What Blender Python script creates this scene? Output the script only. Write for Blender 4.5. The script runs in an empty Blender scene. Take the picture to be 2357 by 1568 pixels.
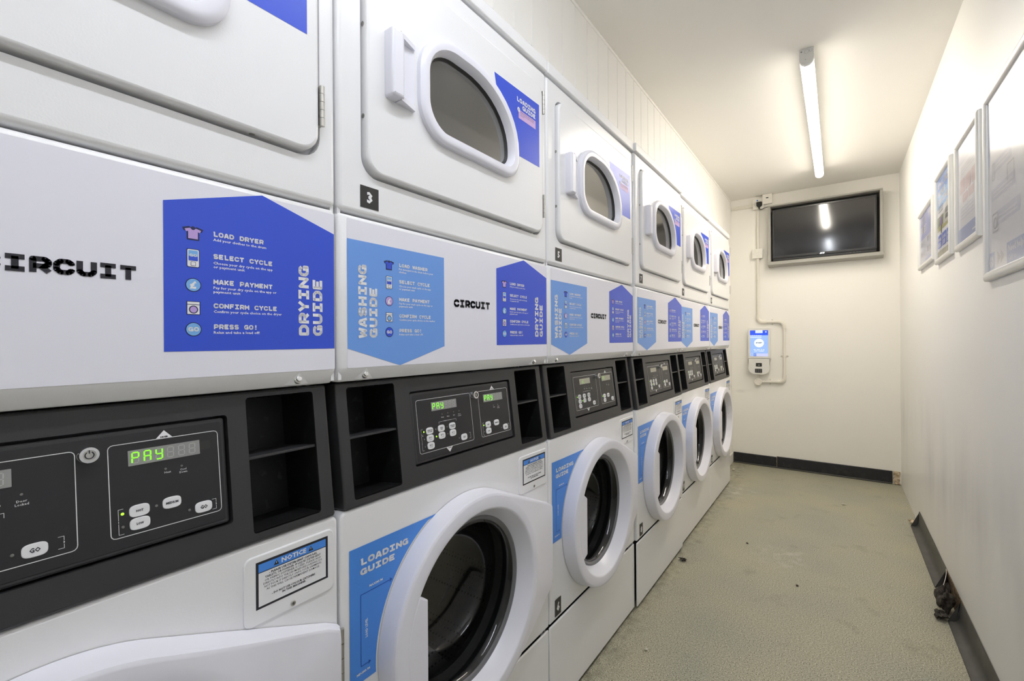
import bpy, math, random
from math import pi, sin, cos, radians, sqrt
from mathutils import Vector
from mathutils.geometry import tessellate_polygon

S = bpy.context.scene
COL = S.collection
random.seed(7)

# ---------------------------------------------------------------- camera
PW, PH = 2357, 1568
F_PX = 1033.3
YAW, PITCH, ROLL = 0.62767, 0.0, -0.0066
CAM = Vector((0.7058, -0.4555, 1.1538))
fwd = Vector((-sin(YAW) * cos(PITCH), cos(YAW) * cos(PITCH), sin(PITCH)))
rgt = Vector((cos(YAW), sin(YAW), 0))
upv = rgt.cross(fwd)
r2 = rgt * cos(ROLL) + upv * sin(ROLL)
u2 = -rgt * sin(ROLL) + upv * cos(ROLL)
cam_data = bpy.data.cameras.new('camera')
cam_data.sensor_fit = 'HORIZONTAL'
cam_data.sensor_width = 36.0
cam_data.lens = 36.0 * F_PX / PW
cam_data.clip_start = 0.02
cam = bpy.data.objects.new('camera', cam_data)
COL.objects.link(cam)
from mathutils import Matrix
m3 = Matrix((r2, u2, -fwd)).transposed()
cam.matrix_world = Matrix.Translation(CAM) @ m3.to_4x4()
S.camera = cam

# ---------------------------------------------------------------- world, exposure
w = bpy.data.worlds.new('world'); S.world = w
w.use_nodes = True
w.node_tree.nodes['Background'].inputs[0].default_value = (0.8, 0.85, 1, 1)
w.node_tree.nodes['Background'].inputs[1].default_value = 0.0
S.view_settings.view_transform = 'Standard'
S.view_settings.look = 'None'
S.view_settings.gamma = 1.0
S.view_settings.use_curve_mapping = False
S.view_settings.exposure = 0.92
S.cycles.max_bounces = 8
S.cycles.diffuse_bounces = 6
S.cycles.glossy_bounces = 3
S.cycles.transparent_max_bounces = 8
S.cycles.adaptive_threshold = 0.1
S.cycles.use_light_tree = False
S.cycles.sample_clamp_indirect = 6.0
LAMP_FAR = ((1.0, 0.93, 0.81), 25.5)      # colour, strength of the batten in view
LAMP_NEAR = ((0.89, 0.93, 1.0), 17.0)     # the batten over the camera, mirrored in the television

# room
W = 0.70            # pitch of the machines
XL, XR = -0.1026, 1.1033
YB, YF = 4.1832, -2.0
ZC = 2.4503
NM = 6              # stacks of machines
Y_END = 5 * W       # far side of the last stack

# ---------------------------------------------------------------- materials
MATS = {}

def mat(name, col, rough=0.5, metal=0.0, emit=None, strength=0.0, spec=0.5, coat=0.0, bump=None, noise=None):
    m = bpy.data.materials.new(name); m.use_nodes = True
    nt = m.node_tree; b = nt.nodes['Principled BSDF']
    b.inputs['Base Color'].default_value = (*col, 1)
    b.inputs['Roughness'].default_value = rough
    b.inputs['Metallic'].default_value = metal
    b.inputs['Specular IOR Level'].default_value = spec
    b.inputs['Coat Weight'].default_value = coat
    b.inputs['Coat Roughness'].default_value = 0.08
    if emit:
        b.inputs['Emission Color'].default_value = (*emit, 1)
        b.inputs['Emission Strength'].default_value = strength
        if not name.startswith('lamp'): m.cycles.emission_sampling = 'NONE'
    tc = None
    if bump or noise:
        tc = nt.nodes.new('ShaderNodeTexCoord')
    if bump:                                   # (scale, strength, distance)
        n = nt.nodes.new('ShaderNodeTexNoise'); n.inputs['Scale'].default_value = bump[0]
        n.inputs['Detail'].default_value = 0
        bp = nt.nodes.new('ShaderNodeBump'); bp.inputs['Strength'].default_value = bump[1]
        bp.inputs['Distance'].default_value = bump[2]
        nt.links.new(tc.outputs['Object'], n.inputs['Vector'])
        nt.links.new(n.outputs['Fac'], bp.inputs['Height'])
        nt.links.new(bp.outputs['Normal'], b.inputs['Normal'])
    if noise:                                  # (scale, second colour, low, high)
        n = nt.nodes.new('ShaderNodeTexNoise'); n.inputs['Scale'].default_value = noise[0]
        n.inputs['Detail'].default_value = 2
        rp = nt.nodes.new('ShaderNodeValToRGB')
        rp.color_ramp.elements[0].position = noise[2]; rp.color_ramp.elements[0].color = (*col, 1)
        rp.color_ramp.elements[1].position = noise[3]; rp.color_ramp.elements[1].color = (*noise[1], 1)
        nt.links.new(tc.outputs['Object'], n.inputs['Vector'])
        nt.links.new(n.outputs['Fac'], rp.inputs['Fac'])
        nt.links.new(rp.outputs['Color'], b.inputs['Base Color'])
    MATS[name] = m
    return m

def glass_mat(name, tint, refl0, refl1, veil=0.0, veil_col=(0.5, 0.5, 0.48), rough=0.03):
    m = bpy.data.materials.new(name); m.use_nodes = True
    nt = m.node_tree; nt.nodes.clear()
    out = nt.nodes.new('ShaderNodeOutputMaterial')
    tr = nt.nodes.new('ShaderNodeBsdfTransparent'); tr.inputs[0].default_value = (*tint, 1)
    gl = nt.nodes.new('ShaderNodeBsdfGlossy'); gl.inputs['Color'].default_value = (1, 1, 1, 1)
    gl.inputs['Roughness'].default_value = rough
    lw = nt.nodes.new('ShaderNodeLayerWeight'); lw.inputs['Blend'].default_value = 0.5
    mp = nt.nodes.new('ShaderNodeMapRange')
    pw = nt.nodes.new('ShaderNodeMath'); pw.operation = 'POWER'; pw.inputs[1].default_value = 2.6
    nt.links.new(lw.outputs['Facing'], pw.inputs[0])
    nt.links.new(pw.outputs[0], mp.inputs['Value'])
    mp.inputs['To Min'].default_value = refl0; mp.inputs['To Max'].default_value = refl1
    mx = nt.nodes.new('ShaderNodeMixShader')
    nt.links.new(mp.outputs[0], mx.inputs[0])
    if veil > 0:  # mottled diffuse veil mixed into the pane
        df = nt.nodes.new('ShaderNodeBsdfDiffuse'); df.inputs[0].default_value = (*veil_col, 1)
        m2 = nt.nodes.new('ShaderNodeMixShader')
        tc = nt.nodes.new('ShaderNodeTexCoord'); n = nt.nodes.new('ShaderNodeTexNoise')
        n.inputs['Scale'].default_value = 9; n.inputs['Detail'].default_value = 3
        mr = nt.nodes.new('ShaderNodeMapRange'); mr.inputs['From Min'].default_value = 0.3; mr.inputs['From Max'].default_value = 0.7
        mr.inputs['To Min'].default_value = veil * 0.8; mr.inputs['To Max'].default_value = veil * 1.2
        nt.links.new(tc.outputs['Object'], n.inputs['Vector']); nt.links.new(n.outputs['Fac'], mr.inputs['Value'])
        nt.links.new(mr.outputs[0], m2.inputs[0])
        nt.links.new(tr.outputs[0], m2.inputs[1]); nt.links.new(df.outputs[0], m2.inputs[2])
        nt.links.new(m2.outputs[0], mx.inputs[1])
    else:
        nt.links.new(tr.outputs[0], mx.inputs[1])
    nt.links.new(gl.outputs[0], mx.inputs[2])
    nt.links.new(mx.outputs[0], out.inputs['Surface'])
    MATS[name] = m
    return m

mat('enamel', (0.86, 0.86, 0.875), 0.25, spec=0.5, bump=(420, 0.045, 0.002))
mat('enamel_in', (0.75, 0.75, 0.76), 0.45)
mat('film', (0.835, 0.83, 0.92), 0.36)
mat('lilac_plastic', (0.83, 0.83, 0.91), 0.28, spec=0.5)
mat('white_plastic', (0.80, 0.79, 0.76), 0.4)
mat('console', (0.030, 0.030, 0.032), 0.42, spec=0.55, bump=(900, 0.10, 0.001))
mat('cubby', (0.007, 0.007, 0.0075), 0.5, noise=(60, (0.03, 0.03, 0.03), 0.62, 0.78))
mat('panel_black', (0.020, 0.020, 0.022), 0.36)
mat('line_white', (0.75, 0.75, 0.75), 0.5)
mat('button_white', (0.80, 0.80, 0.82), 0.4)
mat('ink', (0.020, 0.020, 0.028), 0.5)
mat('ink_navy', (0.018, 0.022, 0.09), 0.5)
mat('print_white', (0.84, 0.84, 0.86), 0.45)
mat('dry_blue', (0.036, 0.092, 0.68), 0.33)
mat('wash_blue', (0.16, 0.355, 0.83), 0.36)
mat('load_blue', (0.070, 0.270, 0.80), 0.33)
mat('arrow_blue', (0.012, 0.07, 0.42), 0.4)
mat('icon_lilac', (0.52, 0.36, 0.74), 0.45)
mat('icon_sky', (0.20, 0.46, 0.86), 0.45)
mat('pink', (0.62, 0.42, 0.72), 0.45)
mat('tag_black', (0.030, 0.029, 0.028), 0.45)
mat('disp', (0.30, 0.30, 0.29), 0.35)
mat('disp_pale', (0.42, 0.41, 0.33), 0.35)
mat('seg_off', (0.44, 0.44, 0.43), 0.4)
mat('seg_on', (0.2, 0.7, 0.05), 0.4, emit=(0.20, 1.0, 0.01), strength=0.62)
mat('seg_dim', (0.5, 0.7, 0.3), 0.4, emit=(0.3, 1.0, 0.1), strength=0.14)
mat('led_off', (0.16, 0.16, 0.15), 0.3)
mat('led_on', (0.3, 0.6, 0.05), 0.3, emit=(0.35, 1.0, 0.03), strength=0.8)
mat('chrome', (0.75, 0.75, 0.76), 0.18, metal=1.0)
mat('zinc', (0.55, 0.54, 0.50), 0.4, metal=1.0)
mat('rubber', (0.015, 0.015, 0.016), 0.5)
mat('dark_gap', (0.012, 0.012, 0.012), 0.7)
mat('grey_trim', (0.16, 0.16, 0.17), 0.35)
mat('lead_grey', (0.36, 0.35, 0.32), 0.45)
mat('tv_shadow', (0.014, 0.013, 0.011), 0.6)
mat('tv_black', (0.016, 0.016, 0.017), 0.30, spec=0.6)
mat('tv_screen', (0.010, 0.010, 0.013), 0.09, spec=1.0)
mat('alu', (0.80, 0.795, 0.77), 0.32, metal=0.2)
mat('plug', (0.012, 0.012, 0.012), 0.45)
mat('upvc', (0.80, 0.77, 0.69), 0.4)
mat('switch_white', (0.82, 0.80, 0.74), 0.35)
mat('slot', (0.03, 0.03, 0.05), 0.6)
mat('blue_mark', (0.05, 0.14, 0.6), 0.5)
mat('lint', (0.075, 0.062, 0.052), 0.95, noise=(90, (0.03, 0.025, 0.02), 0.4, 0.6))
mat('dust_pale', (0.62, 0.59, 0.5), 0.9)
mat('plaster', (0.66, 0.55, 0.40), 0.9, noise=(60, (0.30, 0.22, 0.13), 0.42, 0.62))
mat('skirting_black', (0.013, 0.014, 0.019), 0.35, noise=(26, (0.030, 0.031, 0.036), 0.5, 0.75))
mat('skirting_grey', (0.060, 0.058, 0.052), 0.45, noise=(18, (0.085, 0.082, 0.075), 0.4, 0.7))
mat('skirting_edge', (0.62, 0.58, 0.52), 0.8)
mat('adhesive', (0.20, 0.13, 0.06), 0.9, noise=(70, (0.06, 0.04, 0.02), 0.4, 0.6))
mat('paint_ceiling', (0.895, 0.876, 0.828), 0.85)
mat('paint_wall', (0.905, 0.888, 0.836), 0.55, bump=(26, 0.05, 0.003))
mat('paint_board', (0.90, 0.885, 0.85), 0.42)
mat('paint_trim', (0.90, 0.885, 0.84), 0.45)
mat('void', (0.25, 0.25, 0.25), 0.9)
mat('poster_white', (0.80, 0.80, 0.83), 0.5)
mat('poster_pale', (0.66, 0.67, 0.76), 0.5)  # pale lilac tone of the poster prints
mat('poster_grey', (0.52, 0.51, 0.56), 0.5)
mat('poster_violet', (0.42, 0.44, 0.74), 0.5)
mat('poster_blue', (0.03, 0.10, 0.62), 0.5)
mat('poster_pale_blue', (0.36, 0.42, 0.66), 0.5)
mat('poster_pink', (0.66, 0.50, 0.52), 0.5)
mat('poster_line', (0.30, 0.29, 0.33), 0.5)
mat('poster_green', (0.36, 0.34, 0.06), 0.5)
mat('poster_stone', (0.55, 0.53, 0.46), 0.5)
mat('poster_wood', (0.34, 0.32, 0.22), 0.5)
mat('poster_door', (0.05, 0.055, 0.06), 0.5)
mat('poster_skin', (0.50, 0.28, 0.18), 0.5)
mat('poster_purple', (0.20, 0.07, 0.36), 0.5)
mat('poster_tree', (0.12, 0.16, 0.05), 0.5)
mat('lcd_blue', (0.01, 0.02, 0.1), 0.3, emit=(0.03, 0.10, 0.85), strength=0.550)
mat('lcd_sky', (0.03, 0.05, 0.10), 0.3, emit=(0.38, 0.57, 1.0), strength=0.495)
mat('lcd_white', (0.2, 0.2, 0.2), 0.3, emit=(0.82, 0.90, 1.0), strength=0.522)
mat('lcd_lilac', (0.1, 0.1, 0.1), 0.3, emit=(0.62, 0.66, 1.0), strength=0.495)
mat('lcd_navy', (0.005, 0.02, 0.05), 0.3, emit=(0.01, 0.08, 0.16), strength=0.330)
mat('lcd_mid', (0.03, 0.1, 0.4), 0.3, emit=(0.03, 0.15, 0.50), strength=0.495)
mat('lamp_far', (0.9, 0.9, 0.9), 0.4, emit=LAMP_FAR[0], strength=LAMP_FAR[1])
mat('lamp_near', (0.9, 0.9, 0.9), 0.4, emit=LAMP_NEAR[0], strength=LAMP_NEAR[1])
for nm in ('lamp_far', 'lamp_near'):
    m = MATS[nm]; nt = m.node_tree; b = nt.nodes['Principled BSDF']
    ge = nt.nodes.new('ShaderNodeNewGeometry'); sz = nt.nodes.new('ShaderNodeSeparateXYZ')
    nt.links.new(ge.outputs['Normal'], sz.inputs[0])
    mr = nt.nodes.new('ShaderNodeMapRange'); mr.inputs['From Min'].default_value = 0.0; mr.inputs['From Max'].default_value = 1.0
    mr.inputs['To Min'].default_value = 0.05 * b.inputs['Emission Strength'].default_value; mr.inputs['To Max'].default_value = 1.85 * b.inputs['Emission Strength'].default_value
    sq = nt.nodes.new('ShaderNodeMath'); sq.operation = 'MULTIPLY'; nt.links.new(sz.outputs['Z'], sq.inputs[0]); nt.links.new(sz.outputs['Z'], sq.inputs[1])
    nt.links.new(sq.outputs[0], mr.inputs['Value']); nt.links.new(mr.outputs[0], b.inputs['Emission Strength'])
mat('lamp_cap', (0.74, 0.75, 0.74), 0.4)
glass_mat('dryer_glass', (0.62, 0.62, 0.60), 0.13, 0.60, veil=0.13, veil_col=(0.55, 0.54, 0.50), rough=0.06)  # pale veil painted in for the grey of reflected room light
glass_mat('bowl_glass', (0.66, 0.66, 0.66), 0.035, 0.55, rough=0.03)
glass_mat('sheet_glass', (0.95, 0.95, 0.96), 0.03, 0.58, veil=0.10, veil_col=(0.8, 0.8, 0.82), rough=0.22)

# floor: safety vinyl, speckled grey-green with dusty and dirty patches
m = mat('vinyl_floor', (0.3, 0.3, 0.22), 0.42, spec=0.35)
nt = m.node_tree; b = nt.nodes['Principled BSDF']
tc = nt.nodes.new('ShaderNodeTexCoord')
def nnoise(scale, detail=3, dist=0.0):
    n = nt.nodes.new('ShaderNodeTexNoise'); n.inputs['Scale'].default_value = scale
    n.inputs['Detail'].default_value = detail; n.inputs['Distortion'].default_value = dist
    nt.links.new(tc.outputs['Object'], n.inputs['Vector']); return n.outputs['Fac']
def nramp(src, stops):
    r = nt.nodes.new('ShaderNodeValToRGB'); e = r.color_ramp.elements
    e[0].position, e[0].color = stops[0][0], (*stops[0][1], 1)
    e[1].position, e[1].color = stops[-1][0], (*stops[-1][1], 1)
    for s_ in stops[1:-1]:
        k = e.new(s_[0]); k.color = (*s_[1], 1)
    nt.links.new(src, r.inputs['Fac']); return r.outputs['Color']
def nmix(a, c, fac, mode='MIX'):
    x = nt.nodes.new('ShaderNodeMix'); x.data_type = 'RGBA'; x.blend_type = mode
    if isinstance(fac, float): x.inputs['Factor'].default_value = fac
    else: nt.links.new(fac, x.inputs['Factor'])
    nt.links.new(a, x.inputs['A'])
    if isinstance(c, tuple): x.inputs['B'].default_value = (*c, 1)
    else: nt.links.new(c, x.inputs['B'])
    return x.outputs['Result']
speck = nramp(nnoise(240, 1), [(0.33, (0.15, 0.142, 0.105)), (0.43, (0.375, 0.360, 0.275)), (0.60, (0.41, 0.395, 0.305)), (0.70, (0.66, 0.64, 0.53))])
tone = nramp(nnoise(2.6, 1), [(0.3, (0.90, 0.92, 0.94)), (0.7, (1.06, 1.04, 0.98))])
c1 = nmix(speck, tone, 1.0, 'MULTIPLY')
dirt = nramp(nnoise(7, 4), [(0.60, (0, 0, 0)), (0.78, (1, 1, 1))])
c2 = nmix(c1, (0.13, 0.12, 0.085), nmix(dirt, (0.4, 0.4, 0.4), 1.0, 'MULTIPLY'))
# grime against the machines' plinths
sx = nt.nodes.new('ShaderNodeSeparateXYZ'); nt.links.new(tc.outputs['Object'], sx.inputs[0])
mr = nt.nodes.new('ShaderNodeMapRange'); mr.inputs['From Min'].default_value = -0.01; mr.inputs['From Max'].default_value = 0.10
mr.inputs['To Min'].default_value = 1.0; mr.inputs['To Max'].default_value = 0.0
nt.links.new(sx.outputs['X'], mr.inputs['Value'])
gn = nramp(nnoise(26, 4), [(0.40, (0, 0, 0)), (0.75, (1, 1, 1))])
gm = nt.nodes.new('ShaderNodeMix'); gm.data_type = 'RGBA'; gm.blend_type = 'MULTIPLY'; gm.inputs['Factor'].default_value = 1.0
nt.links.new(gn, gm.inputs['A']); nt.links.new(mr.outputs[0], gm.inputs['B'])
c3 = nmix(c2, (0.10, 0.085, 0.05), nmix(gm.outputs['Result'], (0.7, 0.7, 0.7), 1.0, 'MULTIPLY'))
# two spills of pale powder
for (px_, py_, rad) in ((0.455, 2.31, 0.16), (0.05, 3.30, 0.22)):
    vd = nt.nodes.new('ShaderNodeVectorMath'); vd.operation = 'DISTANCE'; vd.inputs[1].default_value = (px_, py_, 0)
    nt.links.new(tc.outputs['Object'], vd.inputs[0])
    fr_ = nt.nodes.new('ShaderNodeMapRange'); fr_.inputs['From Min'].default_value = 0.0; fr_.inputs['From Max'].default_value = rad
    fr_.inputs['To Min'].default_value = 0.75; fr_.inputs['To Max'].default_value = 0.0
    nt.links.new(vd.outputs['Value'], fr_.inputs['Value'])
    pn = nramp(nnoise(18, 5), [(0.48, (0, 0, 0)), (0.70, (1, 1, 1))])
    pm = nt.nodes.new('ShaderNodeMix'); pm.data_type = 'RGBA'; pm.blend_type = 'MULTIPLY'; pm.inputs['Factor'].default_value = 1.0
    nt.links.new(pn, pm.inputs['A']); nt.links.new(fr_.outputs[0], pm.inputs['B'])
    c3 = nmix(c3, (0.66, 0.64, 0.56), pm.outputs['Result'])
nt.links.new(c3, b.inputs['Base Color'])
bmp = nt.nodes.new('ShaderNodeBump'); bmp.inputs['Strength'].default_value = 0.08; bmp.inputs['Distance'].default_value = 0.0005
nt.nodes.remove(bmp)

# right-hand wall: off-white gloss paint with scuffed grey patches at bag height
m = mat('paint_right', (0.82, 0.80, 0.75), 0.42, spec=0.4)
nt = m.node_tree; b = nt.nodes['Principled BSDF']
tc = nt.nodes.new('ShaderNodeTexCoord')
mpg = nt.nodes.new('ShaderNodeMapping'); mpg.inputs['Scale'].default_value = (1, 3.2, 0.9)
nt.links.new(tc.outputs['Object'], mpg.inputs['Vector'])
n = nt.nodes.new('ShaderNodeTexNoise'); n.inputs['Scale'].default_value = 1.6; n.inputs['Detail'].default_value = 2
nt.links.new(mpg.outputs['Vector'], n.inputs['Vector'])
sx = nt.nodes.new('ShaderNodeSeparateXYZ'); nt.links.new(tc.outputs['Object'], sx.inputs[0])
band = nt.nodes.new('ShaderNodeValToRGB'); e = band.color_ramp.elements
e[0].position = 0.10; e[0].color = (0.25, 0.25, 0.25, 1); e[1].position = 0.36; e[1].color = (0, 0, 0, 1)
k = e.new(0.20); k.color = (1, 1, 1, 1)
dv = nt.nodes.new('ShaderNodeMath'); dv.operation = 'DIVIDE'; dv.inputs[1].default_value = 2.45
nt.links.new(sx.outputs['Z'], dv.inputs[0]); nt.links.new(dv.outputs[0], band.inputs['Fac'])
sm = nramp(n.outputs['Fac'], [(0.40, (0, 0, 0)), (0.72, (1, 1, 1))])
f1 = nmix(sm, band.outputs['Color'], 1.0, 'MULTIPLY')
base = nt.nodes.new('ShaderNodeRGB'); base.outputs[0].default_value = (0.90, 0.885, 0.85, 1)
nt.links.new(nmix(base.outputs[0], (0.76, 0.745, 0.73), f1), b.inputs['Base Color'])
bmp = nt.nodes.new('ShaderNodeBump'); bmp.inputs['Strength'].default_value = 0.12; bmp.inputs['Distance'].default_value = 0.004
n2 = nt.nodes.new('ShaderNodeTexNoise'); n2.inputs['Scale'].default_value = 9; n2.inputs['Detail'].default_value = 0
nt.links.new(tc.outputs['Object'], n2.inputs['Vector']); nt.links.new(n2.outputs['Fac'], bmp.inputs['Height'])
nt.links.new(bmp.outputs['Normal'], b.inputs['Normal'])

# drum: stainless steel with punched holes
m = mat('drum_steel', (0.42, 0.42, 0.42), 0.32, metal=0.9)
nt = m.node_tree; b = nt.nodes['Principled BSDF']
tc = nt.nodes.new('ShaderNodeTexCoord')
vo = nt.nodes.new('ShaderNodeTexVoronoi'); vo.inputs['Scale'].default_value = 85; vo.inputs['Randomness'].default_value = 0.15
nt.links.new(tc.outputs['Object'], vo.inputs['Vector'])
nt.links.new(nramp(vo.outputs['Distance'], [(0.20, (0.05, 0.05, 0.05)), (0.28, (0.27, 0.27, 0.27))]), b.inputs['Base Color'])
mat('dryer_drum', (0.50, 0.49, 0.46), 0.5, metal=0.5)

# ---------------------------------------------------------------- mesh helpers
class Frame:
    def __init__(s, o, U, V, N):
        s.o, s.U, s.V, s.N = Vector(o), Vector(U), Vector(V), Vector(N)
    def at(s, u, v, w_=0.0):
        return s.o + s.U * u + s.V * v + s.N * w_
    def move(s, u, v, w_=0.0):
        return Frame(s.at(u, v, w_), s.U, s.V, s.N)

FR = Frame((0, 0, 0), (0, 1, 0), (0, 0, 1), (1, 0, 0))           # machine fronts: (y, z, x)
FC = Frame((0.128 * 0.88, 0, 0), (0, 1, 0), (-0.128, 0, 1), (0.992, 0, 0.127))   # sloped consoles: (y, z, out)
FB = Frame((0, YB, 0), (1, 0, 0), (0, 0, 1), (0, -1, 0))         # back wall: (x, z, out)
FRW = Frame((XR, 0, 0), (0, -1, 0), (0, 0, 1), (-1, 0, 0))       # right wall: (-y, z, out)
FZ = Frame((0, 0, 0), (1, 0, 0), (0, 1, 0), (0, 0, 1))           # floor: (x, y, z)

def area2(o):
    return sum(o[i - 1][0] * o[i][1] - o[i][0] * o[i - 1][1] for i in range(len(o)))

def ccw(o):
    o = [tuple(p) for p in o]
    return o if area2(o) > 0 else o[::-1]

def inset(o, d):
    if d == 0: return list(o)
    n = len(o); res = []
    for i in range(n):
        p, q, r = Vector(o[i - 1]), Vector(o[i]), Vector(o[(i + 1) % n])
        a = (q - p); c = (r - q)
        if a.length < 1e-9: a = c
        if c.length < 1e-9: c = a
        a = a.normalized(); c = c.normalized()
        na = Vector((-a.y, a.x)); nc = Vector((-c.y, c.x))
        mth = (na + nc)
        k = mth.length_squared
        mth = mth * (2 / k) if k > 0.2 else na
        res.append((q.x + mth.x * d, q.y + mth.y * d))
    return res

def words(parent, fr, lines, name='text_line'):
    """each line of print is a piece of its own: (kind, text, u, v, h, width, colour, lift)"""
    for (kd, s_, u, v, h, wd, k, lift) in lines:
        q = MB()
        if kd == 'slab': slab(q, fr, s_, u, v, h, wd, k, lift)
        else: txt(q, fr, s_, u, v, h, k, wd, lift, 0.02)
        q.build('title' if kd == 'slab' and h > 0.01 else name, parent)

def rrect(u0, u1, v0, v1, r=0.0, n=5):
    rs = r if isinstance(r, (tuple, list)) else (r, r, r, r)       # bl, br, tr, tl
    if all(not isinstance(x_, (tuple, list)) and x_ <= 0 for x_ in rs): return [(u0, v0), (u1, v0), (u1, v1), (u0, v1)]
    o = []
    for (cu, cv, a0, rr, su, sv) in ((u0, v0, pi, rs[0], 1, 1), (u1, v0, 1.5 * pi, rs[1], -1, 1),
                                     (u1, v1, 0, rs[2], -1, -1), (u0, v1, 0.5 * pi, rs[3], 1, -1)):
        if isinstance(rr, (tuple, list)): ru, rv = rr
        else: ru = rv = rr
        for i in range(n + 1):
            a = a0 + i / n * pi / 2
            o.append((cu + su * ru + ru * cos(a), cv + sv * rv + rv * sin(a)))
    return o

def circ(cu, cv, r, n=32, a0=0.0):
    return [(cu + r * cos(a0 + 2 * pi * i / n), cv + r * sin(a0 + 2 * pi * i / n)) for i in range(n)]

class MB:
    def __init__(s):
        s.v, s.f, s.m, s.keys = [], [], [], []
    def mi(s, k):
        if k not in s.keys: s.keys.append(k)
        return s.keys.index(k)
    def add(s, vs, fs, k):
        o = len(s.v); i = s.mi(k)
        s.v.extend([tuple(x) for x in vs])
        for f in fs:
            s.f.append(tuple(o + j for j in f)); s.m.append(i)
        return s
    def cap(s, loops, fr, w_, k, flip=False):
        flat = [p for lp in loops for p in lp]
        tris = tessellate_polygon([[Vector((p[0], p[1], 0)) for p in lp] for lp in loops])
        fs = []
        for t in tris:
            a, b_, c = (flat[i] for i in t)
            ar = (b_[0] - a[0]) * (c[1] - a[1]) - (c[0] - a[0]) * (b_[1] - a[1])
            if abs(ar) < 1e-14: continue
            fs.append(t if (ar > 0) != flip else t[::-1])
        return s.add([fr.at(p[0], p[1], w_) for p in flat], fs, k)
    def prism(s, outer, fr, w0, w1, k, bevel=0.0, seg=3, holes=(), back=False, hk=None):
        outer = ccw(outer); n = len(outer)
        rings = [(outer, w0)]
        if bevel > 0:
            for i in range(seg + 1):
                a = i / seg * pi / 2
                rings.append((inset(outer, bevel * (1 - cos(a))), w1 - bevel + bevel * sin(a)))
        else:
            rings.append((outer, w1))
        vs = [fr.at(p[0], p[1], ww) for o, ww in rings for p in o]
        fs = []
        for j in range(len(rings) - 1):
            for i in range(n):
                i2 = (i + 1) % n
                fs.append((j * n + i, j * n + i2, (j + 1) * n + i2, (j + 1) * n + i))
        s.add(vs, fs, k)
        hs = [ccw(h) for h in holes]
        s.cap([rings[-1][0]] + hs, fr, w1, k)
        for h in hs:
            q = len(h)
            s.add([fr.at(p[0], p[1], w1) for p in h] + [fr.at(p[0], p[1], w0) for p in h],
                  [(i, (i + 1) % q, q + (i + 1) % q, q + i) for i in range(q)], hk or k)
        if back: s.cap([outer] + hs, fr, w0, k, flip=True)
        return s
    def box(s, x0, x1, y0, y1, z0, z1, k, bevel=0.0, seg=2):
        o = rrect(y0, y1, z0, z1, bevel if bevel else 0, 3)
        return s.prism(o, FR, x0, x1, k, bevel=bevel, seg=seg, back=True)
    def lathe(s, prof, fr, cu, cv, k, n=48, a0=0.0, a1=2 * pi, fn=None):
        full = abs(a1 - a0 - 2 * pi) < 1e-6
        m_ = n if full else n + 1
        vs, fs = [], []
        for j in range(len(prof)):
            for i in range(m_):
                a = a0 + (a1 - a0) * i / n
                r, ww = prof[j] if fn is None else fn(j, a)
                vs.append(fr.at(cu + r * cos(a), cv + r * sin(a), ww))
        for j in range(len(prof) - 1):
            for i in range(n):
                i2 = (i + 1) % m_
                fs.append((j * m_ + i, j * m_ + i2, (j + 1) * m_ + i2, (j + 1) * m_ + i))
        return s.add(vs, fs, k)
    def tube(s, pts, r, k, n=10, caps=True):
        P = [Vector(p) for p in pts]; vs, fs = [], []
        ref = Vector((0.123, 0.45, 0.88)); prev = None
        for i, p in enumerate(P):
            d = (P[min(i + 1, len(P) - 1)] - P[max(i - 1, 0)]).normalized()
            if prev is None:
                a = d.cross(ref).normalized()
            else:
                a = (prev - d * prev.dot(d)).normalized()
            prev = a; b_ = d.cross(a)
            for j in range(n):
                t = 2 * pi * j / n
                vs.append(p + a * (r * cos(t)) + b_ * (r * sin(t)))
        for i in range(len(P) - 1):
            for j in range(n):
                j2 = (j + 1) % n
                fs.append((i * n + j, i * n + j2, (i + 1) * n + j2, (i + 1) * n + j))
        if caps:
            fs.append(tuple(range(n))[::-1]); fs.append(tuple((len(P) - 1) * n + j for j in range(n)))
        return s.add(vs, fs, k)
    def stroke(s, pts, wd, fr, w_, k, closed=False, joint=True):
        P = [Vector((p[0], p[1])) for p in pts]
        if closed: P = P + [P[0]]
        for a, c in zip(P[:-1], P[1:]):
            d = (c - a)
            if d.length < 1e-9: continue
            d.normalize(); nn = Vector((-d.y, d.x)) * wd / 2
            q = [a - nn, c - nn, c + nn, a + nn]
            s.add([fr.at(x.x, x.y, w_) for x in q], [(0, 1, 2, 3)], k)
        if joint:
            J = P[1:-1] if not closed else P[:-1]
            for a in J:
                s.add([fr.at(a.x + wd / 2 * cos(pi / 8 + i * pi / 4), a.y + wd / 2 * sin(pi / 8 + i * pi / 4), w_) for i in range(8)],
                      [tuple(range(8))], k)
        return s
    def flat(s, pts, fr, w_, k):
        return s.cap([ccw(pts)], fr, w_, k)
    def mesh(s, name):
        me = bpy.data.meshes.new(name)
        me.from_pydata(s.v, [], s.f)
        for k in s.keys: me.materials.append(MATS[k])
        me.polygons.foreach_set('material_index', s.m)
        me.polygons.foreach_set('use_smooth', [True] * len(s.f))
        me.update()
        me.set_sharp_from_angle(angle=radians(38))
        return me
    def build(s, name, parent=None):
        o = bpy.data.objects.new(name, s.mesh(name)); COL.objects.link(o)
        if parent is not None: o.parent = parent
        return o

def thing(name, loc, label, cat, group=None):
    o = bpy.data.objects.new(name, None); COL.objects.link(o)
    o.empty_display_size = 0.1
    o.location = loc
    return tag(o, label, cat, group)

def tag(o, label, cat, group=None):
    o['label'] = label; o['category'] = cat
    if group: o['group'] = group
    return o

def struct(o):
    o['kind'] = 'structure'; return o

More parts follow.
